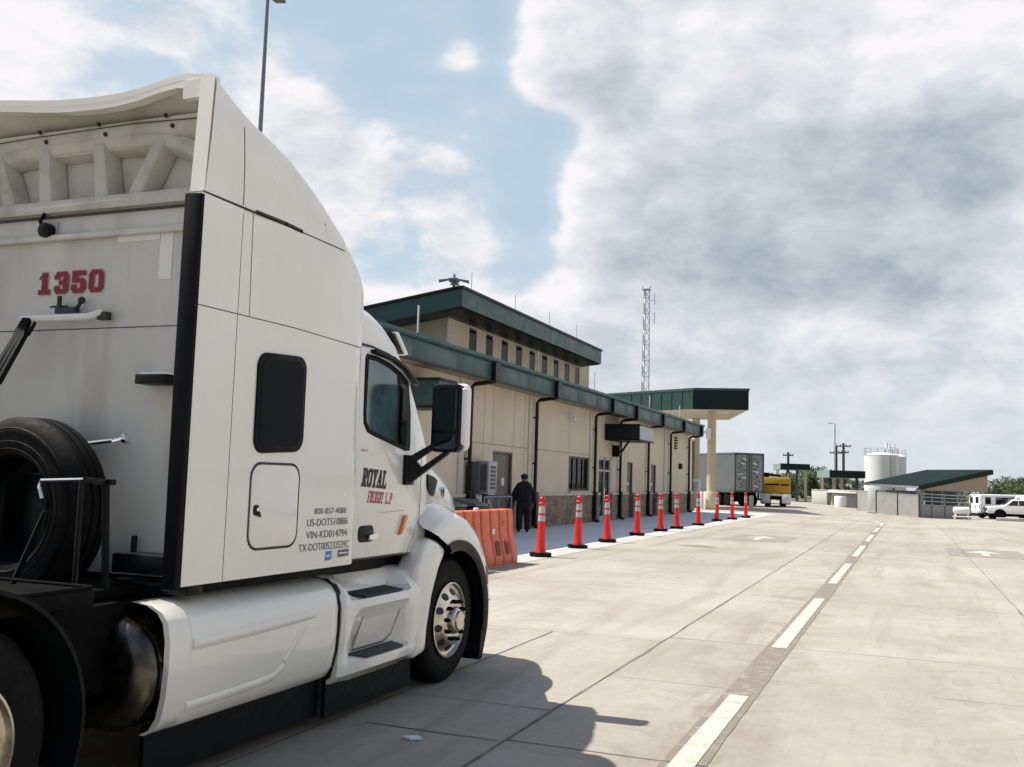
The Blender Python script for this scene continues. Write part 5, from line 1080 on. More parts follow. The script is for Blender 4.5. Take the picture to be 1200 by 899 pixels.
body = skin_mesh('body', J, E_, M['skin'], per)
J = [(0, 0, .86, (.26, .19)), (0, 0, 1.02, (.27, .20)), (0, -.01, 1.22, (.275, .20)), (0, -.01, 1.39, (.24, .165)), (0, 0, 1.52, (.13, .12)), (0, .0, 1.585, (.11, .11))]; E_ = [(0, 1), (1, 2), (2, 3), (3, 4), (4, 5)]
for s_ in (1, -1): chain([(s_*.19, -.01, 1.41, .125), (s_*.275, .0, 1.25, .10), (s_*.315, .01, 1.11, .088), (s_*.315, .065, .97, .076), (s_*.31, .085, .89, .066)], 3)
skin_mesh('jacket', J, E_, M['cloth'], per)
J = [(0, 0, 1.02, (.23, .17)), (0, 0, .88, (.23, .17))]; E_ = [(0, 1)]
for s_ in (1, -1): chain([(s_*.105, 0, .80, .15), (s_*.12, .01, .50, .118), (s_*.13, -.005, .15, .098), (s_*.132, .0, .05, .098)], 1)
skin_mesh('trousers', J, E_, M['trouser'], per)
for s_ in (1, -1): skin_mesh('shoe', [(s_*.13, -.03, .045, .05), (s_*.132, .06, .042, .048), (s_*.138, .16, .035, .042)], [(0, 1), (1, 2)], M['black'], per)
skin_mesh('hair', [(0, -.015, 1.62, (.11, .11)), (0, -.01, 1.71, (.135, .145)), (0, .0, 1.79, (.12, .135))], [(0, 1), (1, 2)], M['hair'], per)
per.location = (-11.02, 28.75, .008); per.rotation_euler.z = R(28); per.scale = (1.0, 1.0, 1.0)
# ------------------------------------------------------------------ generic wheel for far vehicles
def small_wheel(parent, x_, y_, r, w=.22, dual=False, axis='x', rim='dgreymetal'):
    mb = MB(); mb.lathe([(r*.62, -w/2), (r*.9, -w/2), (r, -w*.35), (r, w*.35), (r*.9, w/2), (r*.62, w/2)], (x_, y_, r), axis, 20); t = mb.build('wheel', M['tyre'], parent)
    mb = MB(); mb.lathe([(r*.6, -w*.45), (r*.55, -w*.3), (r*.2, -w*.34), (r*.2, w*.34), (r*.55, w*.3), (r*.6, w*.45)], (x_, y_, r), axis, 16); mb.build('rim', M[rim], t); return t
# grey box trailer
tl = empty('box_trailer', (0, 0, 0), 'grey box trailer parked beyond the canopy column, its two rear doors facing the road', 'trailer')
MB().box(-1.3, 1.3, .06, 15.8, 1.12, 4.15).build('box', M['trailer'], tl)
mb = MB()
for x0, x1 in ((-1.3, -1.18), (-.06, .06), (1.18, 1.3)): mb.box(x0, x1, -.02, .058, 1.1, 4.16)
mb.box(-1.18, 1.18, -.015, .057, 4.02, 4.16); mb.box(-1.18, 1.18, -.015, .057, 1.1, 1.22); mb.box(-1.32, -1.301, 0, 15.8, 1.05, 1.3); mb.box(-1.32, -1.301, 0, 15.8, 4.02, 4.16); mb.build('frame', M['dgreymetal'], tl)
for k, x0 in enumerate((-1.16, .08)):
    dd = MB().box(x0, x0+1.08, .0, .05, 1.23, 4.0).build('rear_door', M['doorgrey'], tl); rr_ = random.Random(11+k); mb = MB(); mw = MB()
    mb.tube([(x0+(.95 if k == 0 else .13), -.03, 1.2), (x0+(.95 if k == 0 else .13), -.03, 4.0)], .025, 6); mb.build('lock_rod', M['dgreymetal'], dd)
    mb = MB()
    z_ = 3.80
    while z_ > 1.6:      # big weathered marks down each door, too worn to read
        hh_ = rr_.uniform(.28, .5); pts_ = [(x0+.5+rr_.uniform(-.36, .36), -.004-rr_.uniform(0, .002), z_-hh_*t_) for t_ in (0, .3, .55, .8, 1)]
        for p_, q_ in zip(pts_[:-1], pts_[1:]):
            w_ = rr_.uniform(.05, .10); mb.prism([(p_[0]-w_, p_[1], p_[2]), (p_[0]+w_*1.4, p_[1], p_[2]+.03), (q_[0]+w_, p_[1], q_[2]-.04), (q_[0]-w_*1.3, p_[1], q_[2])], (0, .003, 0))
        if rr_.random() < .6:
            c_ = x0+.5+rr_.uniform(-.2, .2); mw.prism([(c_-.2, -.010, z_-.12), (c_+.22, -.010, z_-.2), (c_+.26, -.010, z_-.1), (c_-.1, -.010, z_-.04)], (0, .003, 0))
        z_ -= hh_*.95
    mb.build('door_marking', M['lgrey'], dd); mw.build('door_marking', M['lwhite'], dd)
for y_ in (1.3, 2.6):
    for s_ in (-1, 1): small_wheel(tl, s_*1.0, y_, .5, .5)
mb = MB(); mb.box(-1.1, 1.1, .8, 3.2, .55, 1.1); mb.box(-1.15, 1.15, .02, .12, .5, .62); mb.box(-.9, -.8, .02, .12, .62, 1.1); mb.box(.8, .9, .02, .12, .62, 1.1); mb.box(-.5, .5, 11, 15, .4, 1.1); mb.build('undercarriage', M['chassis'], tl)
for s_ in (-1, 1): MB().box(s_*.75-.25, s_*.75+.25, 3.3, 3.34, .3, 1.1).build('mud_flap', M['rubber'], tl); MB().box(s_*1.0-.08, s_*1.0+.08, -.03, .0, 1.12, 1.2).build('tail_lamp', M['redlens'], tl)
p = ground(878, 79); tl.location = p; tl.rotation_euler.z = R(39)
# yellow tank truck seen from the back
yt = empty('tank_truck', (0, 0, 0), 'yellow tank truck with white rear skirts seen from behind, right of the grey trailer', 'truck')
mb = MB(); mb.prism([(-1.15, 0, 1.32), (1.2, 0, 1.32), (1.22, 0, 2.72), (1.0, 0, 2.86), (-.9, 0, 2.86), (-1.15, 0, 2.7)], (0, 4.6, 0)); tk = mb.build('tank', M['yellow'], yt, bevel=.06)
mb = MB(); mb.lathe([(.55, 0), (.58, .2), (.4, .42), (.1, .5)], (-.95, 1.2, 2.6), 'z', 20); mb.build('filler_dome', M['yellow'], tk)
mb = MB(); mb.box(-.85, .25, -.012, 0, 2.1, 2.24); mb.box(.42, 1.05, -.012, 0, 2.08, 2.22); mb.build_each('worn_lettering', M['chassis'], tk)
mb = MB(); mb.box(-1.25, -.45, -.02, .4, .32, 1.28); mb.box(.5, 1.25, -.02, .4, .32, 1.28); mb.box(-.45, .5, -.02, .3, 1.05, 1.28); mb.build_each('rear_skirt', M['white'], yt, bevel=.03)
for s_ in (-1, 1): small_wheel(yt, s_*.62, .9, .5, .5); small_wheel(yt, s_*.62, 5.4, .5, .3)
mb = MB(); mb.box(-.4, .4, .3, 5.2, .7, 1.2); mb.box(-1.2, 1.2, .5, 4.4, 1.0, 1.3); mb.box(-1.15, 1.15, -.06, .02, .25, .34); mb.build('chassis', M['chassis'], yt)
mb = MB(); mb.box(-1.1, 1.1, 4.9, 6.4, .7, 2.5); mb.build('cab', M['white'], yt, bevel=.1)
mb = MB(); mb.prism([(-1.2, .3, 3.05), (.4, .3, 2.95), (.4, .3, 3.12), (-1.2, .3, 3.38)], (0, 2.5, 0)); mb.box(-1.1, -1.0, .4, .5, 2.7, 3.1); mb.build('hose_tray', M['black'], yt)
mb = MB()
for x_ in (.5, 1.0): mb.tube([(x_, .4, 2.8), (x_, .4, 3.25)], .05, 6)
mb.build_each('vent_stack', M['cream'], yt)
yt.location = ground(909, 82); yt.rotation_euler.z = R(8); yt.scale = (.96, 1, .82)
# small box truck far down the lot
bt = empty('delivery_truck', (0, 0, 0), 'small pale box truck with white cab far off, right of the yellow tank truck', 'truck')
MB().box(-1.1, 1.1, 0, 4.2, .75, 2.9).build('box', M['palecon'], bt, bevel=.03); mb = MB(); mb.prism([(-1.0, 4.3, .5), (-1.0, 6.2, .5), (-1.0, 6.2, 1.15), (-1.0, 5.6, 1.3), (-1.0, 5.2, 2.05), (-1.0, 4.3, 2.05)], (2.0, 0, 0)); cb = mb.build('cab', M['white'], bt, bevel=.08)
mb = MB(); mb.prism([(1.002, 4.6, 1.25), (1.002, 5.45, 1.25), (1.002, 5.15, 1.9), (1.002, 4.6, 1.9)], (.01, 0, 0)); mb.build('side_window', M['sidewin'], cb)
for s_ in (-1, 1): small_wheel(bt, s_*.9, 1.0, .4); small_wheel(bt, s_*.9, 5.4, .4)
MB().box(-.9, .9, .2, 5.9, .35, .7).build('chassis', M['chassis'], bt)
bt.location = ground(929, 150); bt.rotation_euler.z = R(-35)
# ------------------------------------------------------------------ white vans and pickup on the right
def van(label):
    o = empty('passenger_van', (0, 0, 0), label, 'van', 'white vans parked on the right')
    mb = MB(); side = [(0, .45), (0, 1.9), (.1, 2.05), (4.0, 2.08), (4.35, 1.98), (4.9, 1.25), (5.55, 1.05), (5.6, .45)]
    mb.prism([(-.98, y_, z_) for y_, z_ in side], (1.96, 0, 0)); b = mb.build('body', M['white'], o, bevel=.09, seg=3)
    mb = MB(); mb.box(-.9, .9, .15, 5.45, .25, .46); mb.build('sill', M['chassis'], o)
    for s_ in (-1, 1):
        for a, c in ((.45, .95), (1.35, 2.9), (3.05, 4.0)):
            mb = MB(); X = s_*.985; mb.prism([(X, a, 1.22), (X, c, 1.22), (X, c-(.0 if c < 3.5 else .25), 1.83), (X, a, 1.83)], (-s_*.03, 0, 0)); mb.build('side_window', M['sidewin'], b)
        mb = MB(); mb.prism([(s_*.5+a, -.012, 1.55+z_) for a, z_ in rrect(-.26, .26, -.27, .27, .05)], (0, .03, 0)); mb.build('rear_window', M['sidewin'], b)
        MB().box(s_*.86-.06, s_*.86+.06, -.015, .02, .85, 1.15).build('tail_lamp', M['redlens'], b)
        for y_ in (1.1, 4.6): small_wheel(o, s_*.86, y_, .36, .24, rim='lgreymetal')
    MB().box(.12, .3, -.012, .02, .86, 1.02).build('number_plate', M['frame'], b); MB().box(-.9, .9, -.1, .0, .42, .6).build('bumper', M['lgreymetal'], o)
    return o
v1 = van('long white passenger van showing dark side windows, behind the white pickup on the right')
def place(o, px, dist, rz): o.location = ground(px, dist); o.rotation_euler.z = R(rz)
place(v1, 1141.5, 94, -67)
v2 = copy_tree(v1); v2['label'] = 'white passenger van cut off by the right edge of the photo'; place(v2, 1197.5, 92, -62)
pk = empty('pickup_truck', (0, 0, 0), 'white pickup truck parked side-on with its nose to the left, between the two white vans', 'pickup truck')
side = [(0, .5), (.02, .95), (.25, 1.08), (1.25, 1.14), (1.95, 1.68), (3.2, 1.72), (3.6, 1.15), (5.6, 1.12), (5.65, .5)]
mb = MB(); mb.prism([(-.95, y_, z_) for y_, z_ in side], (1.9, 0, 0)); b = mb.build('body', M['white'], pk, bevel=.08, seg=3)
for s_ in (-1, 1):
    mb = MB(); X = s_*.955; mb.prism([(X, 1.55, 1.18), (X, 2.35, 1.18), (X, 2.35, 1.6), (X, 2.0, 1.6)], (-s_*.03, 0, 0)); mb.prism([(X, 2.42, 1.18), (X, 3.2, 1.18), (X, 3.1, 1.62), (X, 2.42, 1.6)], (-s_*.03, 0, 0)); mb.build('side_window', M['sidewin'], b)
    for y_ in (1.0, 4.5):
        small_wheel(pk, s_*.84, y_, .39, .26, rim='lgreymetal'); mb = MB(); mb.lathe([(.47, -.02), (.47, .02)], (s_*.94, y_, .42), 'x', 22); mb.build('wheel_arch', M['rubber'], b)
    MB().box(s_*.75-.17, s_*.75+.17, -.03, .05, .78, .98).build('headlamp', M['glass'], b)
mb = MB(); mb.box(-.55, .55, -.03, .05, .62, .98); mb.build('grille', M['black'], b); mb = MB(); mb.box(-.95, .95, -.10, .04, .38, .56); mb.build('bumper', M['chassis'], pk)
mb = MB(); mb.box(-.9, .9, .2, 5.5, .28, .5); mb.build('underbody', M['chassis'], pk)
mb = MB(); mb.prism([(-.8, 1.33, 1.24), (-.8, 1.92, 1.66), (.8, 1.92, 1.66), (.8, 1.33, 1.24)], (0, -.02, .02)); mb.build('windscreen', M['sidewin'], b)
place(pk, 1154, 92, -86)
ws = MB(); p = ground(1183, 86.5); ws.prism([(p.x-1.0, p.y-.1, p.z), (p.x+1.0, p.y+.1, p.z), (p.x+.98, p.y+.1, p.z+.26), (p.x-.98, p.y-.1, p.z+.26)], (.05, .35, 0)); tag(ws.build('wheel_stop', M['palecon'], bevel=.06), 'pale concrete wheel stop in front of the white pickup', 'wheel stop')
# ------------------------------------------------------------------ storage tanks
def tank(px, dist, rad, ztop, label):
    c = ground(px, dist); o = empty('storage_tank', c, label, 'storage tank', 'white storage tanks')
    mb = MB(); mb.lathe([(rad, 0), (rad, ztop-c.z-.12), (rad*1.0, ztop-c.z), (rad*.55, ztop-c.z+.28), (.2, ztop-c.z+.36)], tuple(c), 'z', 48); s_ = mb.build('shell', M['tankwhite'], o, angle=30)
    mb = MB(); n = 14
    for k in range(n):
        a = k*2*math.pi/n; q = c+Vector((rad*.99*math.cos(a), rad*.99*math.sin(a), ztop-c.z)); mb.tube([q, q+Vector((0, 0, .85))], .018, 4)
    for hz in (.45, .85): mb.tube([c+Vector((rad*.99*math.cos(k*math.pi/18), rad*.99*math.sin(k*math.pi/18), ztop-c.z+hz)) for k in range(37)], .012, 4)
    mb.build('guard_rail', M['polegrey'], o)
    mb = MB(); mb.lathe([(rad+.05, ztop-c.z-.05), (rad+.07, ztop-c.z+.02)], tuple(c), 'z', 48, False); mb.build('rim_band', M['galv'], s_)
    return c, rad, o
c1_, r1_, o1 = tank(1033, 128, 1.98, 5.75, 'white cylindrical storage tank with top railing, left and nearer of the two')
c2_, r2_, o2 = tank(1049.5, 134, 1.28, 5.8, 'narrower white storage tank, partly behind the larger tank on its right')
mb = MB(); q = c1_+Vector((1.3, -1.75, 0))
for s_ in (-.25, .25): mb.tube([q+Vector((s_, 0, 0)), q+Vector((s_, 0, 7.4))], .03, 5)
for k in range(20): mb.tube([q+Vector((-.25, 0, .3+k*.35)), q+Vector((.25, 0, .3+k*.35))], .02, 4)
mb.build('ladder', M['galv'], o1)
mb = MB(); mb.tube([c1_+Vector((.6, 0, 6.9)), c1_+Vector((.6, 0, 7.6))], .16, 8); mb.build('vent', M['lwhite'], o1)
# ------------------------------------------------------------------ mono-pitch shed
sh = empty('livestock_shed', ground(1090, 105), 'open shed with dark green mono-pitch roof and tan gable, beside the white tanks', 'shed')
A1, B1, C1, D1 = pos(1013, 565.5, 110), pos(1077, 569, 99), pos(1163, 550.5, 105), pos(1086, 550.5, 118)
nrm = (B1-A1).cross(D1-A1).normalized(); nrm = nrm if nrm.z > 0 else -nrm
C1 = B1 + (D1-A1)*((C1-B1).length/(D1-A1).length) if False else C1
mb = MB(); dn = Vector((0, 0, -.22)); mb.add([A1, B1, C1, D1, A1+dn, B1+dn, C1+dn, D1+dn], [(0, 1, 2), (0, 2, 3), (4, 6, 5), (4, 7, 6), (0, 4, 5, 1), (1, 5, 6, 2), (2, 6, 7, 3), (3, 7, 4, 0)]); mb.build('roof', M['greenroof'], sh)
u_ = (C1-B1).normalized(); side_n = u_.cross(Vector((0, 0, 1))).normalized()
mb = MB(); P_ = [B1+dn*.2, C1+dn*.2, C1+Vector((0, 0, -.46)), B1+Vector((0, 0, -.42))]; mb.prism([p+side_n*.03 for p in P_], tuple(side_n*.08)); mb.build('barge_board', M['darkgreen'], sh)
mb = MB(); e_u = (B1-A1).normalized(); en = e_u.cross(Vector((0, 0, 1))).normalized(); mb.prism([p+en*.03 for p in (A1+dn*.3, B1+dn*.3, B1+Vector((0, 0, -.26)), A1+Vector((0, 0, -.26)))], tuple(en*.06)); mb.build('eave_fascia', M['galv'], sh)
q0, q1 = B1+u_*.8, B1+u_*((C1-B1).length*.93); zb = pos(1120, 576, 103).z
mb = MB(); mb.prism([Vector((q0.x, q0.y, zb)), Vector((q1.x, q1.y, zb)), q1+Vector((0, 0, -.3)), q0+Vector((0, 0, -.3))], tuple(-side_n*.12)); mb.build('gable_panel', M['tan'], sh)
mb = MB()
for f_ in (.02, .35, .62):
    q = B1+u_*((C1-B1).length*f_)-side_n*.4; mb.box(q.x-.1, q.x+.1, q.y-.1, q.y+.1, gz(q.x, q.y), q.z-.3)
for f_ in (.5, .98):
    q = A1+(B1-A1)*f_ - en*.4; mb.box(q.x-.1, q.x+.1, q.y-.1, q.y+.1, gz(q.x, q.y), q.z-.4)
mb.build_each('steel_column', M['polegrey'], sh)
mb = MB(); a_, b_ = B1+u_*1.5+Vector((-.5, 4.5, 0)), B1+u_*((C1-B1).length*.6)+Vector((-.5, 4.5, 0)); mb.prism([Vector((a_.x, a_.y, -.6)), Vector((b_.x, b_.y, -.6)), Vector((b_.x, b_.y, 1.75)), Vector((a_.x, a_.y, 1.75))], (0, .1, 0)); a_, b_ = A1+Vector((1, 5, 0)), B1+Vector((-.2, 4.5, 0)); mb.prism([Vector((a_.x, a_.y, -.6)), Vector((b_.x, b_.y, -.6)), Vector((b_.x, b_.y, 1.6)), Vector((a_.x, a_.y, 1.6))], (0, .1, 0)); mb.build_each('shade_backing', M['dgreymetal'], sh)  # dark sheets added to stand for the shadow beneath the shed roof
p = ground(1021.5, 84); wp_ = MB(); zt = pos(1021.5, 571, 84).z; wp_.box(p.x-.28, p.x+.28, p.y-.2, p.y+.2, p.z, zt); wpo = empty('white_post', p, 'square white post standing against the fence at the left end of the green shed', 'post'); wp_.build('shaft', M['white'], wpo, bevel=.02); MB().box(p.x-.34, p.x+.34, p.y-.26, p.y+.26, p.z, p.z+.12).build('plinth', M['palecon'], wpo)
# fence panels along the lot edge
fn = empty('panel_fence', ground(1045, 85), 'long grey solid panel fence below the green shed', 'fence')
pts = [ground(1005, 92), ground(1027, 87), ground(1052, 85), ground(1077, 83)]
for a_, b_ in zip(pts[:-1], pts[1:]):
    mb = MB(); n_ = (b_-a_).cross(Vector((0, 0, 1))).normalized(); mb.prism([a_, b_, b_+Vector((0, 0, 1.72)), a_+Vector((0, 0, 1.72))], tuple(n_*.05)); mb.build('panel', M['fencepanel'], fn)
    mb = MB(); mb.prism([a_+Vector((0, 0, 1.68))+n_*.06, b_+Vector((0, 0, 1.68))+n_*.06, b_+Vector((0, 0, 1.76))+n_*.06, a_+Vector((0, 0, 1.76))+n_*.06], tuple(n_*-.12)); mb.build('top_rail', M['galv'], fn)
for q in pts: MB().box(q.x-.07, q.x+.07, q.y-.12, q.y+.02, q.z, q.z+1.85).build('post', M['dgreymetal'], fn)
pf = empty('pipe_pen', ground(1105, 86), 'grey pipe pen with sheet metal lower panels between the green shed and the white van', 'fence')
pts = [ground(1078, 83.2), ground(1092, 84), ground(1107, 85.5), ground(1122, 87), ground(1137, 89)]
mb = MB()
for a_, b_ in zip(pts[:-1], pts[1:]):
    for z_ in (1.0, 1.3, 1.6, 1.85): mb.tube([a_+Vector((0, 0, z_)), b_+Vector((0, 0, z_))], .035, 5)
mb.build_each('rail', M['galv'], pf); mb = MB()
for a_, b_ in zip(pts[:-1], pts[1:]): mb.prism([a_, b_, b_+Vector((0, 0, .95)), a_+Vector((0, 0, .95))], (0, .03, 0))
mb.build_each('sheet_panel', M['fencepanel'], pf)
for q in pts: MB().tube([q, q+Vector((0, 0, 1.95))], .06, 6).build('post', M['polegrey'], pf)
tp = empty('portable_tank', (0, 0, 0), 'small white tank on splayed legs beside the pipe pen, left of the vans', 'tank')
mb = MB(); mb.lathe([(.02, -.62), (.2, -.58), (.26, -.48), (.26, .48), (.2, .58), (.02, .62)], (0, 0, .72), 'x', 20); mb.build('vessel', M['white'], tp)
mb = MB()
for sx_ in (-.42, .42):
    for sy_ in (-.25, .25): mb.tube([(sx_, sy_*.5, .6), (sx_*1.15, sy_, 0)], .05, 6)
mb.tube([(-.7, -.28, .25), (.7, -.28, .25)], .05, 6); mb.build_each('leg', M['white'], tp); place(tp, 1126.5, 83.5, 8)
# ------------------------------------------------------------------ distant canopies
def far_canopy(pxa, pxb, pxc, yt_, yb_, dist, label, cols, grp='distant green canopies'):
    a_, b_, c_ = pos(pxa, yt_, dist+6), pos(pxb, yt_, dist), pos(pxc, yt_+.6, dist+1); zb = pos(pxb, yb_, dist).z; zt = b_.z
    o = empty('distant_canopy', (b_.x, b_.y, gz(b_.x, b_.y)), label, 'canopy', grp)
    P_ = [Vector((q.x, q.y, zb)) for q in (a_, b_, c_)]; P_.append(P_[2]+P_[0]-P_[1])
    MB().prism(P_, (0, 0, zt-zb)).build('roof', M['fencepanel'] if False else M['greencol'], o)
    u = (P_[2]-P_[1]).normalized(); n_ = u.cross(Vector((0, 0, 1))); MB().prism([P_[1]+n_*.02, P_[2]+n_*.02, P_[2]+n_*.02+Vector((0, 0, zt-zb)), P_[1]+n_*.02+Vector((0, 0, zt-zb))], tuple(n_*.05)).build('front_fascia', M['darkgreen'], o)
    for px_, dk in cols:
        q = pos(px_, 570, dist+2.5); MB().box(q.x-.15, q.x+.15, q.y-.15, q.y+.15, gz(q.x, q.y), zb).build('column', M['dgreymetal'] if dk else M['cream'], o)
    return o
M['greencol'] = mat('pale_green_fascia', (.19, .27, .25), .6, var=.06)  # pale green sides; the front gets a dark green plate
far_canopy(906, 914.5, 949, 543, 550, 112, 'distant dark green canopy above the yellow tank truck', [(911, 0), (923, 1), (934, 1), (944, 0)])
far_canopy(957.5, 972, 1014, 551, 559.5, 106, 'distant dark green canopy left of the white storage tanks', [(963.5, 0), (977, 0), (986.5, 0), (1004, 1)])
# low concrete structures between them
lw = empty('barrier_wall', ground(955, 108), 'low pale concrete wall block at the lot edge under the distant canopies', 'wall')
a_, b_ = ground(951, 106), ground(969, 104); mb = MB(); zt = pos(960, 574.5, 105).z; mb.prism([a_, b_, Vector((b_.x, b_.y, zt)), Vector((a_.x, a_.y, zt))], (.3, 1.2, 0)); mb.build('block', M['palecon'], lw, bevel=.05); mb = MB(); mb.prism([Vector((a_.x, a_.y-.05, zt)), Vector((b_.x, b_.y-.05, zt)), Vector((b_.x, b_.y-.05, zt+.08)), Vector((a_.x, a_.y-.05, zt+.08))], (.3, 1.3, 0)); mb.build('coping', M['lgreymetal'], lw)
ls = empty('flat_roofed_hut', ground(990, 101), 'low pale flat-roofed hut with white drum under the distant canopy', 'hut')
a_, b_ = pos(966, 577, 101), pos(1011, 579, 99); mb = MB(); mb.prism([Vector((a_.x, a_.y, a_.z)), Vector((b_.x, b_.y, a_.z)), Vector((b_.x, b_.y, a_.z+.3)), Vector((a_.x+.5, a_.y, a_.z+.3))], (0, 3.5, 0)); mb.build('roof_slab', M['palecon'], ls)
mb = MB(); mb.prism([Vector((a_.x+.9, a_.y+.5, gz(a_.x, a_.y))), Vector((b_.x-.1, b_.y+.5, gz(b_.x, b_.y))), Vector((b_.x-.1, b_.y+.5, a_.z)), Vector((a_.x+.9, a_.y+.5, a_.z))], (0, 2.5, 0)); mb.build('wall', M['fencepanel'], ls)
q = ground(985, 99); mb = MB(); mb.lathe([(.55, 0), (.56, .9), (.5, 1.02)], tuple(q), 'z', 20); db = mb.build('storage_drum', M['tankwhite']); tag(db, 'squat white drum standing in front of the low flat-roofed hut', 'drum')
# ------------------------------------------------------------------ poles and tower
def util_pole(px, ytop, dist, label, arms):
    b_ = ground(px, dist); zt = pos(px, ytop, dist).z; o = empty('utility_pole', b_, label, 'utility pole', 'wooden utility poles')
    MB().tube([b_, (b_.x, b_.y, zt)], [.22, .17], 8).build('pole', M['wood'], o)
    for dz_, w_ in arms:
        mb = MB(); mb.box(b_.x-w_, b_.x+w_, b_.y-.07, b_.y+.07, zt-dz_, zt-dz_+.16)
        for k in (-.9, -.4, .4, .9): mb.lathe([(.05, 0), (.06, .1), (.03, .2)], (b_.x+w_*k, b_.y, zt-dz_+.16), 'z', 6)
        mb.build('crossarm', M['wood'], o)
    return o
util_pole(980, 523.5, 150, 'wooden utility pole, left of the close pair behind the second distant canopy', [(1.0, .9)])
util_pole(988.5, 519.5, 146, 'wooden utility pole, right and taller of the close pair behind the second distant canopy', [(.5, 1.0), (1.4, .7)])
util_pole(923.5, 530, 150, 'lone wooden utility pole rising behind the canopy over the yellow truck', [(.55, .75)])
b_ = ground(978.5, 118); zt = pos(978.5, 496.5, 118).z; lp = empty('street_lamp', b_, 'thin grey lamp pole with one arm pointing left, above the utility poles', 'street lamp'); MB().tube([b_, (b_.x, b_.y, zt)], [.11, .06], 8).build('pole', M['galv'], lp)
mb = MB(); mb.tube([(b_.x, b_.y, zt-.05), (b_.x-.35, b_.y, zt+.02)], .04, 6); mb.box(b_.x-.75, b_.x-.3, b_.y-.12, b_.y+.12, zt-.02, zt+.07); mb.build('lamp_head', M['lgreymetal'], lp)
az_ = ground(305.6, 44); top = pos(313.6, 0, 44); lp2 = empty('light_mast', az_, 'tall grey light mast rising behind the white truck cab', 'light mast')
b0 = Vector((az_.x, az_.y, 0)); ptop = pos(314, -6, 44); dirv = Vector((0, 0, ptop.z)); bx_ = pos(313.7, 0, 44)
MB().tube([(bx_.x, bx_.y, 0), (bx_.x, bx_.y, ptop.z)], [.16, .075], 12).build('pole', M['polegrey'], lp2)
mb = MB(); mb.tube([(bx_.x-.35, bx_.y, ptop.z-.02), (bx_.x+.55, bx_.y+.2, ptop.z-.02)], .04, 6); mb.prism([(bx_.x+.2, bx_.y, top.z-.02), (bx_.x+.62, bx_.y+.15, top.z-.02), (bx_.x+.62, bx_.y+.5, top.z-.02), (bx_.x+.2, bx_.y+.35, top.z-.02)], (0, 0, .12)); mb.build('lamp_head', M['dgreymetal'], lp2)
tc_ = ground(753.5, 110); zt = pos(757, 340, 110).z; tw = empty('lattice_tower', tc_, 'tall grey lattice radio tower behind the building roof', 'radio tower')
mb = MB(); legs = []
def tw_p(k, t): w = .62+(.34-.62)*t; a = k*2*math.pi/3+.5; return Vector((tc_.x+w*math.cos(a), tc_.y+w*math.sin(a), zt*t))
for k in range(3): mb.tube([tw_p(k, 0), tw_p(k, 1)], [.075, .055], 6)
NT = 26
for j in range(NT):
    for k in range(3):
        a_, b_ = (k, (k+1) % 3) if j % 2 else ((k+1) % 3, k); mb.tube([tw_p(a_, j/NT), tw_p(b_, (j+1)/NT)], .032, 4)
        if j % 2: mb.tube([tw_p(k, j/NT), tw_p((k+1) % 3, j/NT)], .028, 4)
mb.build('lattice', M['galv'], tw)
mb = MB(); q = tw_p(0, 1); mb.box(tc_.x-.45, tc_.x+.45, tc_.y-.45, tc_.y+.45, zt, zt+.08); mb.tube([(tc_.x-.3, tc_.y, zt), (tc_.x-.5, tc_.y, zt+.45)], .05, 5); mb.tube([(tc_.x+.3, tc_.y, zt), (tc_.x+.5, tc_.y, zt+.45)], .05, 5); mb.build('top_platform', M['galv'], tw)
mb = MB()
for z_ in (zt-1.2, zt-3.4): mb.tube([(tc_.x+.35, tc_.y, z_), (tc_.x+.95, tc_.y, z_)], .03, 5); mb.tube([(tc_.x+.95, tc_.y, z_-.5), (tc_.x+.95, tc_.y, z_+.8)], .045, 5)
mb.build('antenna', M['galv'], tw)
# small bollards by the trailer
for px_, dist, h_, m_, lab in ((880.5, 72, .95, 'creambase', 'short cream bollard right behind the last cone by the trailer'), (822, 66, 1.15, 'white', 'short white bollard left of the cream canopy column')):
    q = ground(px_, dist); mb = MB(); mb.lathe([(.16, 0), (.16, h_-.1), (.12, h_-.03), (.02, h_)], tuple(q), 'z', 14); tag(mb.build('bollard', M[m_]), lab, 'bollard')
q = Vector((-2.92, 5.78, .0)); mb = MB(); mb.prism([(q.x-.07, q.y-.02, .005), (q.x+.0, q.y-.05, .004), (q.x+.07, q.y-.01, .006), (q.x+.01, q.y+.04, .005)], (0, 0, .012)); tag(mb.build('litter_scrap', M['lwhite']), 'small scrap of white litter on the shaded concrete beside the truck', 'litter')
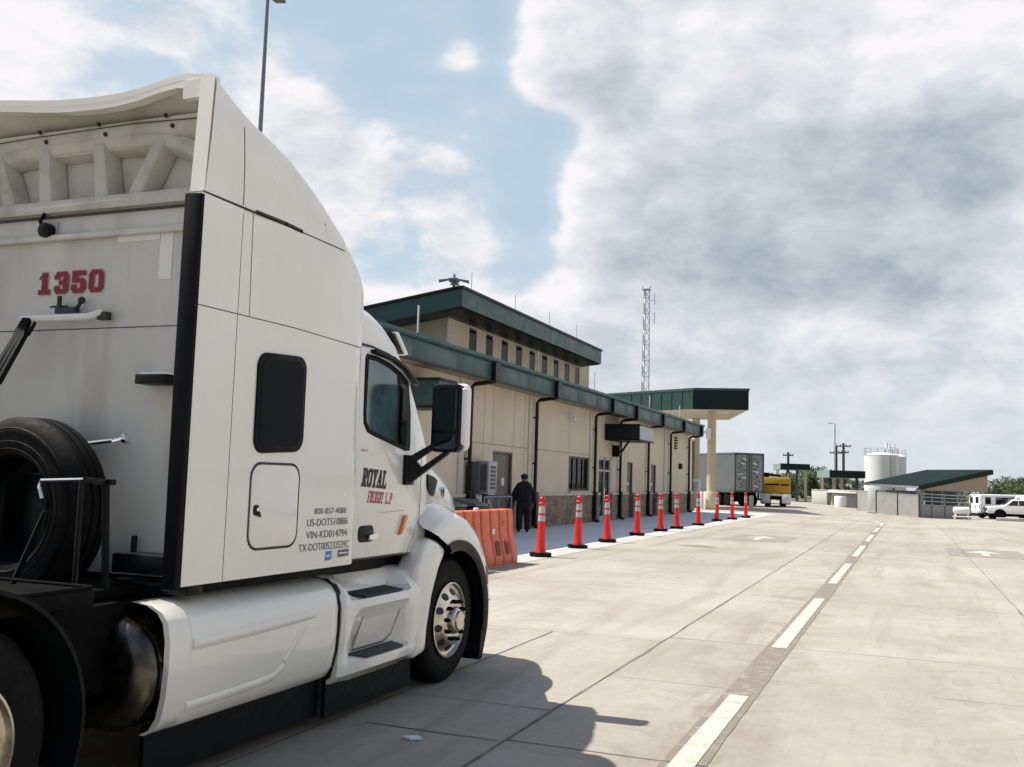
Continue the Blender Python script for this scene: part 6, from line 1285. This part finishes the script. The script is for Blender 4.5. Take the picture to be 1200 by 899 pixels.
# ------------------------------------------------------------------ trees
def make_tree(seed, h_, w_, leaf, nleaf=2600, bushy=False):
    r = random.Random(seed); root = empty('tree', (0, 0, 0), 'tree', 'tree', None)
    mb = MB(); th = h_*(.30 if not bushy else .15); tips = []
    mb.tube([(0, 0, -.1), (.05, .02, th*.6), (r.uniform(-.1, .1), 0, th)], [h_*.035, h_*.028, h_*.022], 7)
    for k in range(7):
        a = k*2*math.pi/7+r.uniform(-.3, .3); l_ = w_*r.uniform(.55, .95); z_ = th+ (h_-th)*r.uniform(.15, .75)
        m1 = (l_*.45*math.cos(a), l_*.45*math.sin(a), th+(z_-th)*.6); e = (l_*.8*math.cos(a), l_*.8*math.sin(a), z_); mb.tube([(0, 0, th*.9), m1, e], [h_*.016, h_*.011, h_*.005], 5); tips.append(e)
    mb.tube([(0, 0, th), (.1, .1, h_*.85)], [h_*.02, h_*.005], 5)
    mb.build('trunk', M['bark'], root)
    cl_ = []
    for k in range(22):
        a = r.uniform(0, 2*math.pi); q = r.uniform(.1, 1)**.6*w_; z_ = th*.8+(h_-th*.8)*r.uniform(.05, .92); f_ = math.sqrt(max(.12, 1-((z_-h_*.55)/(h_*.55))**2)); cl_.append((q*f_*math.cos(a), q*f_*math.sin(a), z_, r.uniform(.14, .30)*h_*.7))
    mb = MB()
    for k in range(nleaf):
        c = r.choice(cl_); d = Vector((r.gauss(0, 1), r.gauss(0, 1), r.gauss(0, .75))).normalized()*c[3]*r.uniform(.45, 1.05)
        p = Vector(c[:3])+d; s_ = h_*r.uniform(.018, .034); u = Vector((r.gauss(0, 1), r.gauss(0, 1), r.gauss(0, .6))).normalized(); v = u.cross(Vector((r.gauss(0, 1), r.gauss(0, 1), r.gauss(0, 1)))).normalized()
        if p.z < .15: continue
        mb.add([p-u*s_, p-v*s_*.6, p+u*s_, p+v*s_*.6], [(0, 1, 2, 3)])
    mb.build('crown', M[leaf], root, norm=False); return root
protos = [make_tree(1, 5.0, 2.3, 'leaf'), make_tree(2, 4.4, 2.5, 'leaf2', 2600, True), make_tree(3, 5.4, 2.2, 'leaf3'), make_tree(4, 4.0, 2.6, 'leaf', 2600, True)]
TR = [(1168, 150, 0, .62, 'leafy green tree just right of the green shed roof'), (1176, 150, 1, .68, 'pale green bushy tree behind the long white van'), (1184, 156, 2, .64, 'dark tree above the white pickup roof'), (1190, 165, 2, .84, 'tallest dark tree on the far right, above the vans'), (1196, 150, 1, .80, 'pale green tree at the right edge of the photo'), (1204, 150, 0, .72, 'green tree cut off by the right edge behind the white van'), (1160, 150, 3, 1.0, 'low green bush showing beneath the shed gable'), (1181, 128, 3, .85, 'low dark bush directly behind the white pickup'), (1212, 145, 2, .8, 'dark tree just outside the right edge'),
      (918, 150, 3, .92, 'low green tree behind the yellow tank truck'), (931, 146, 1, .85, 'pale green tree under the canopy by the yellow truck'), (943, 150, 0, .82, 'green tree between the two distant canopies, nearer the yellow truck'), (953, 155, 2, .86, 'dark tree between the two distant canopies'), (962, 150, 3, .92, 'low tree behind the left end of the second distant canopy'), (973, 152, 0, .72, 'green tree under the middle of the second distant canopy'), (985, 150, 2, .66, 'dark tree behind the utility poles'), (996, 154, 1, .7, 'pale bush under the right part of the second distant canopy'), (1007, 150, 3, .75, 'low green bush just left of the storage tanks'), (1090, 150, 0, .75, 'green tree seen through the open shed'), (1120, 150, 3, .8, 'low bush behind the pipe pen')]
used = set()
for i, (px, dist, k, s_, lab) in enumerate(TR):
    o = protos[k] if k not in used else copy_tree(protos[k]); used.add(k)
    o.location = ground(px, dist); o.rotation_euler.z = i*1.7; o.scale = (s_*1.12, s_*1.12, s_); o['label'] = lab; o['group'] = 'trees around the lot'
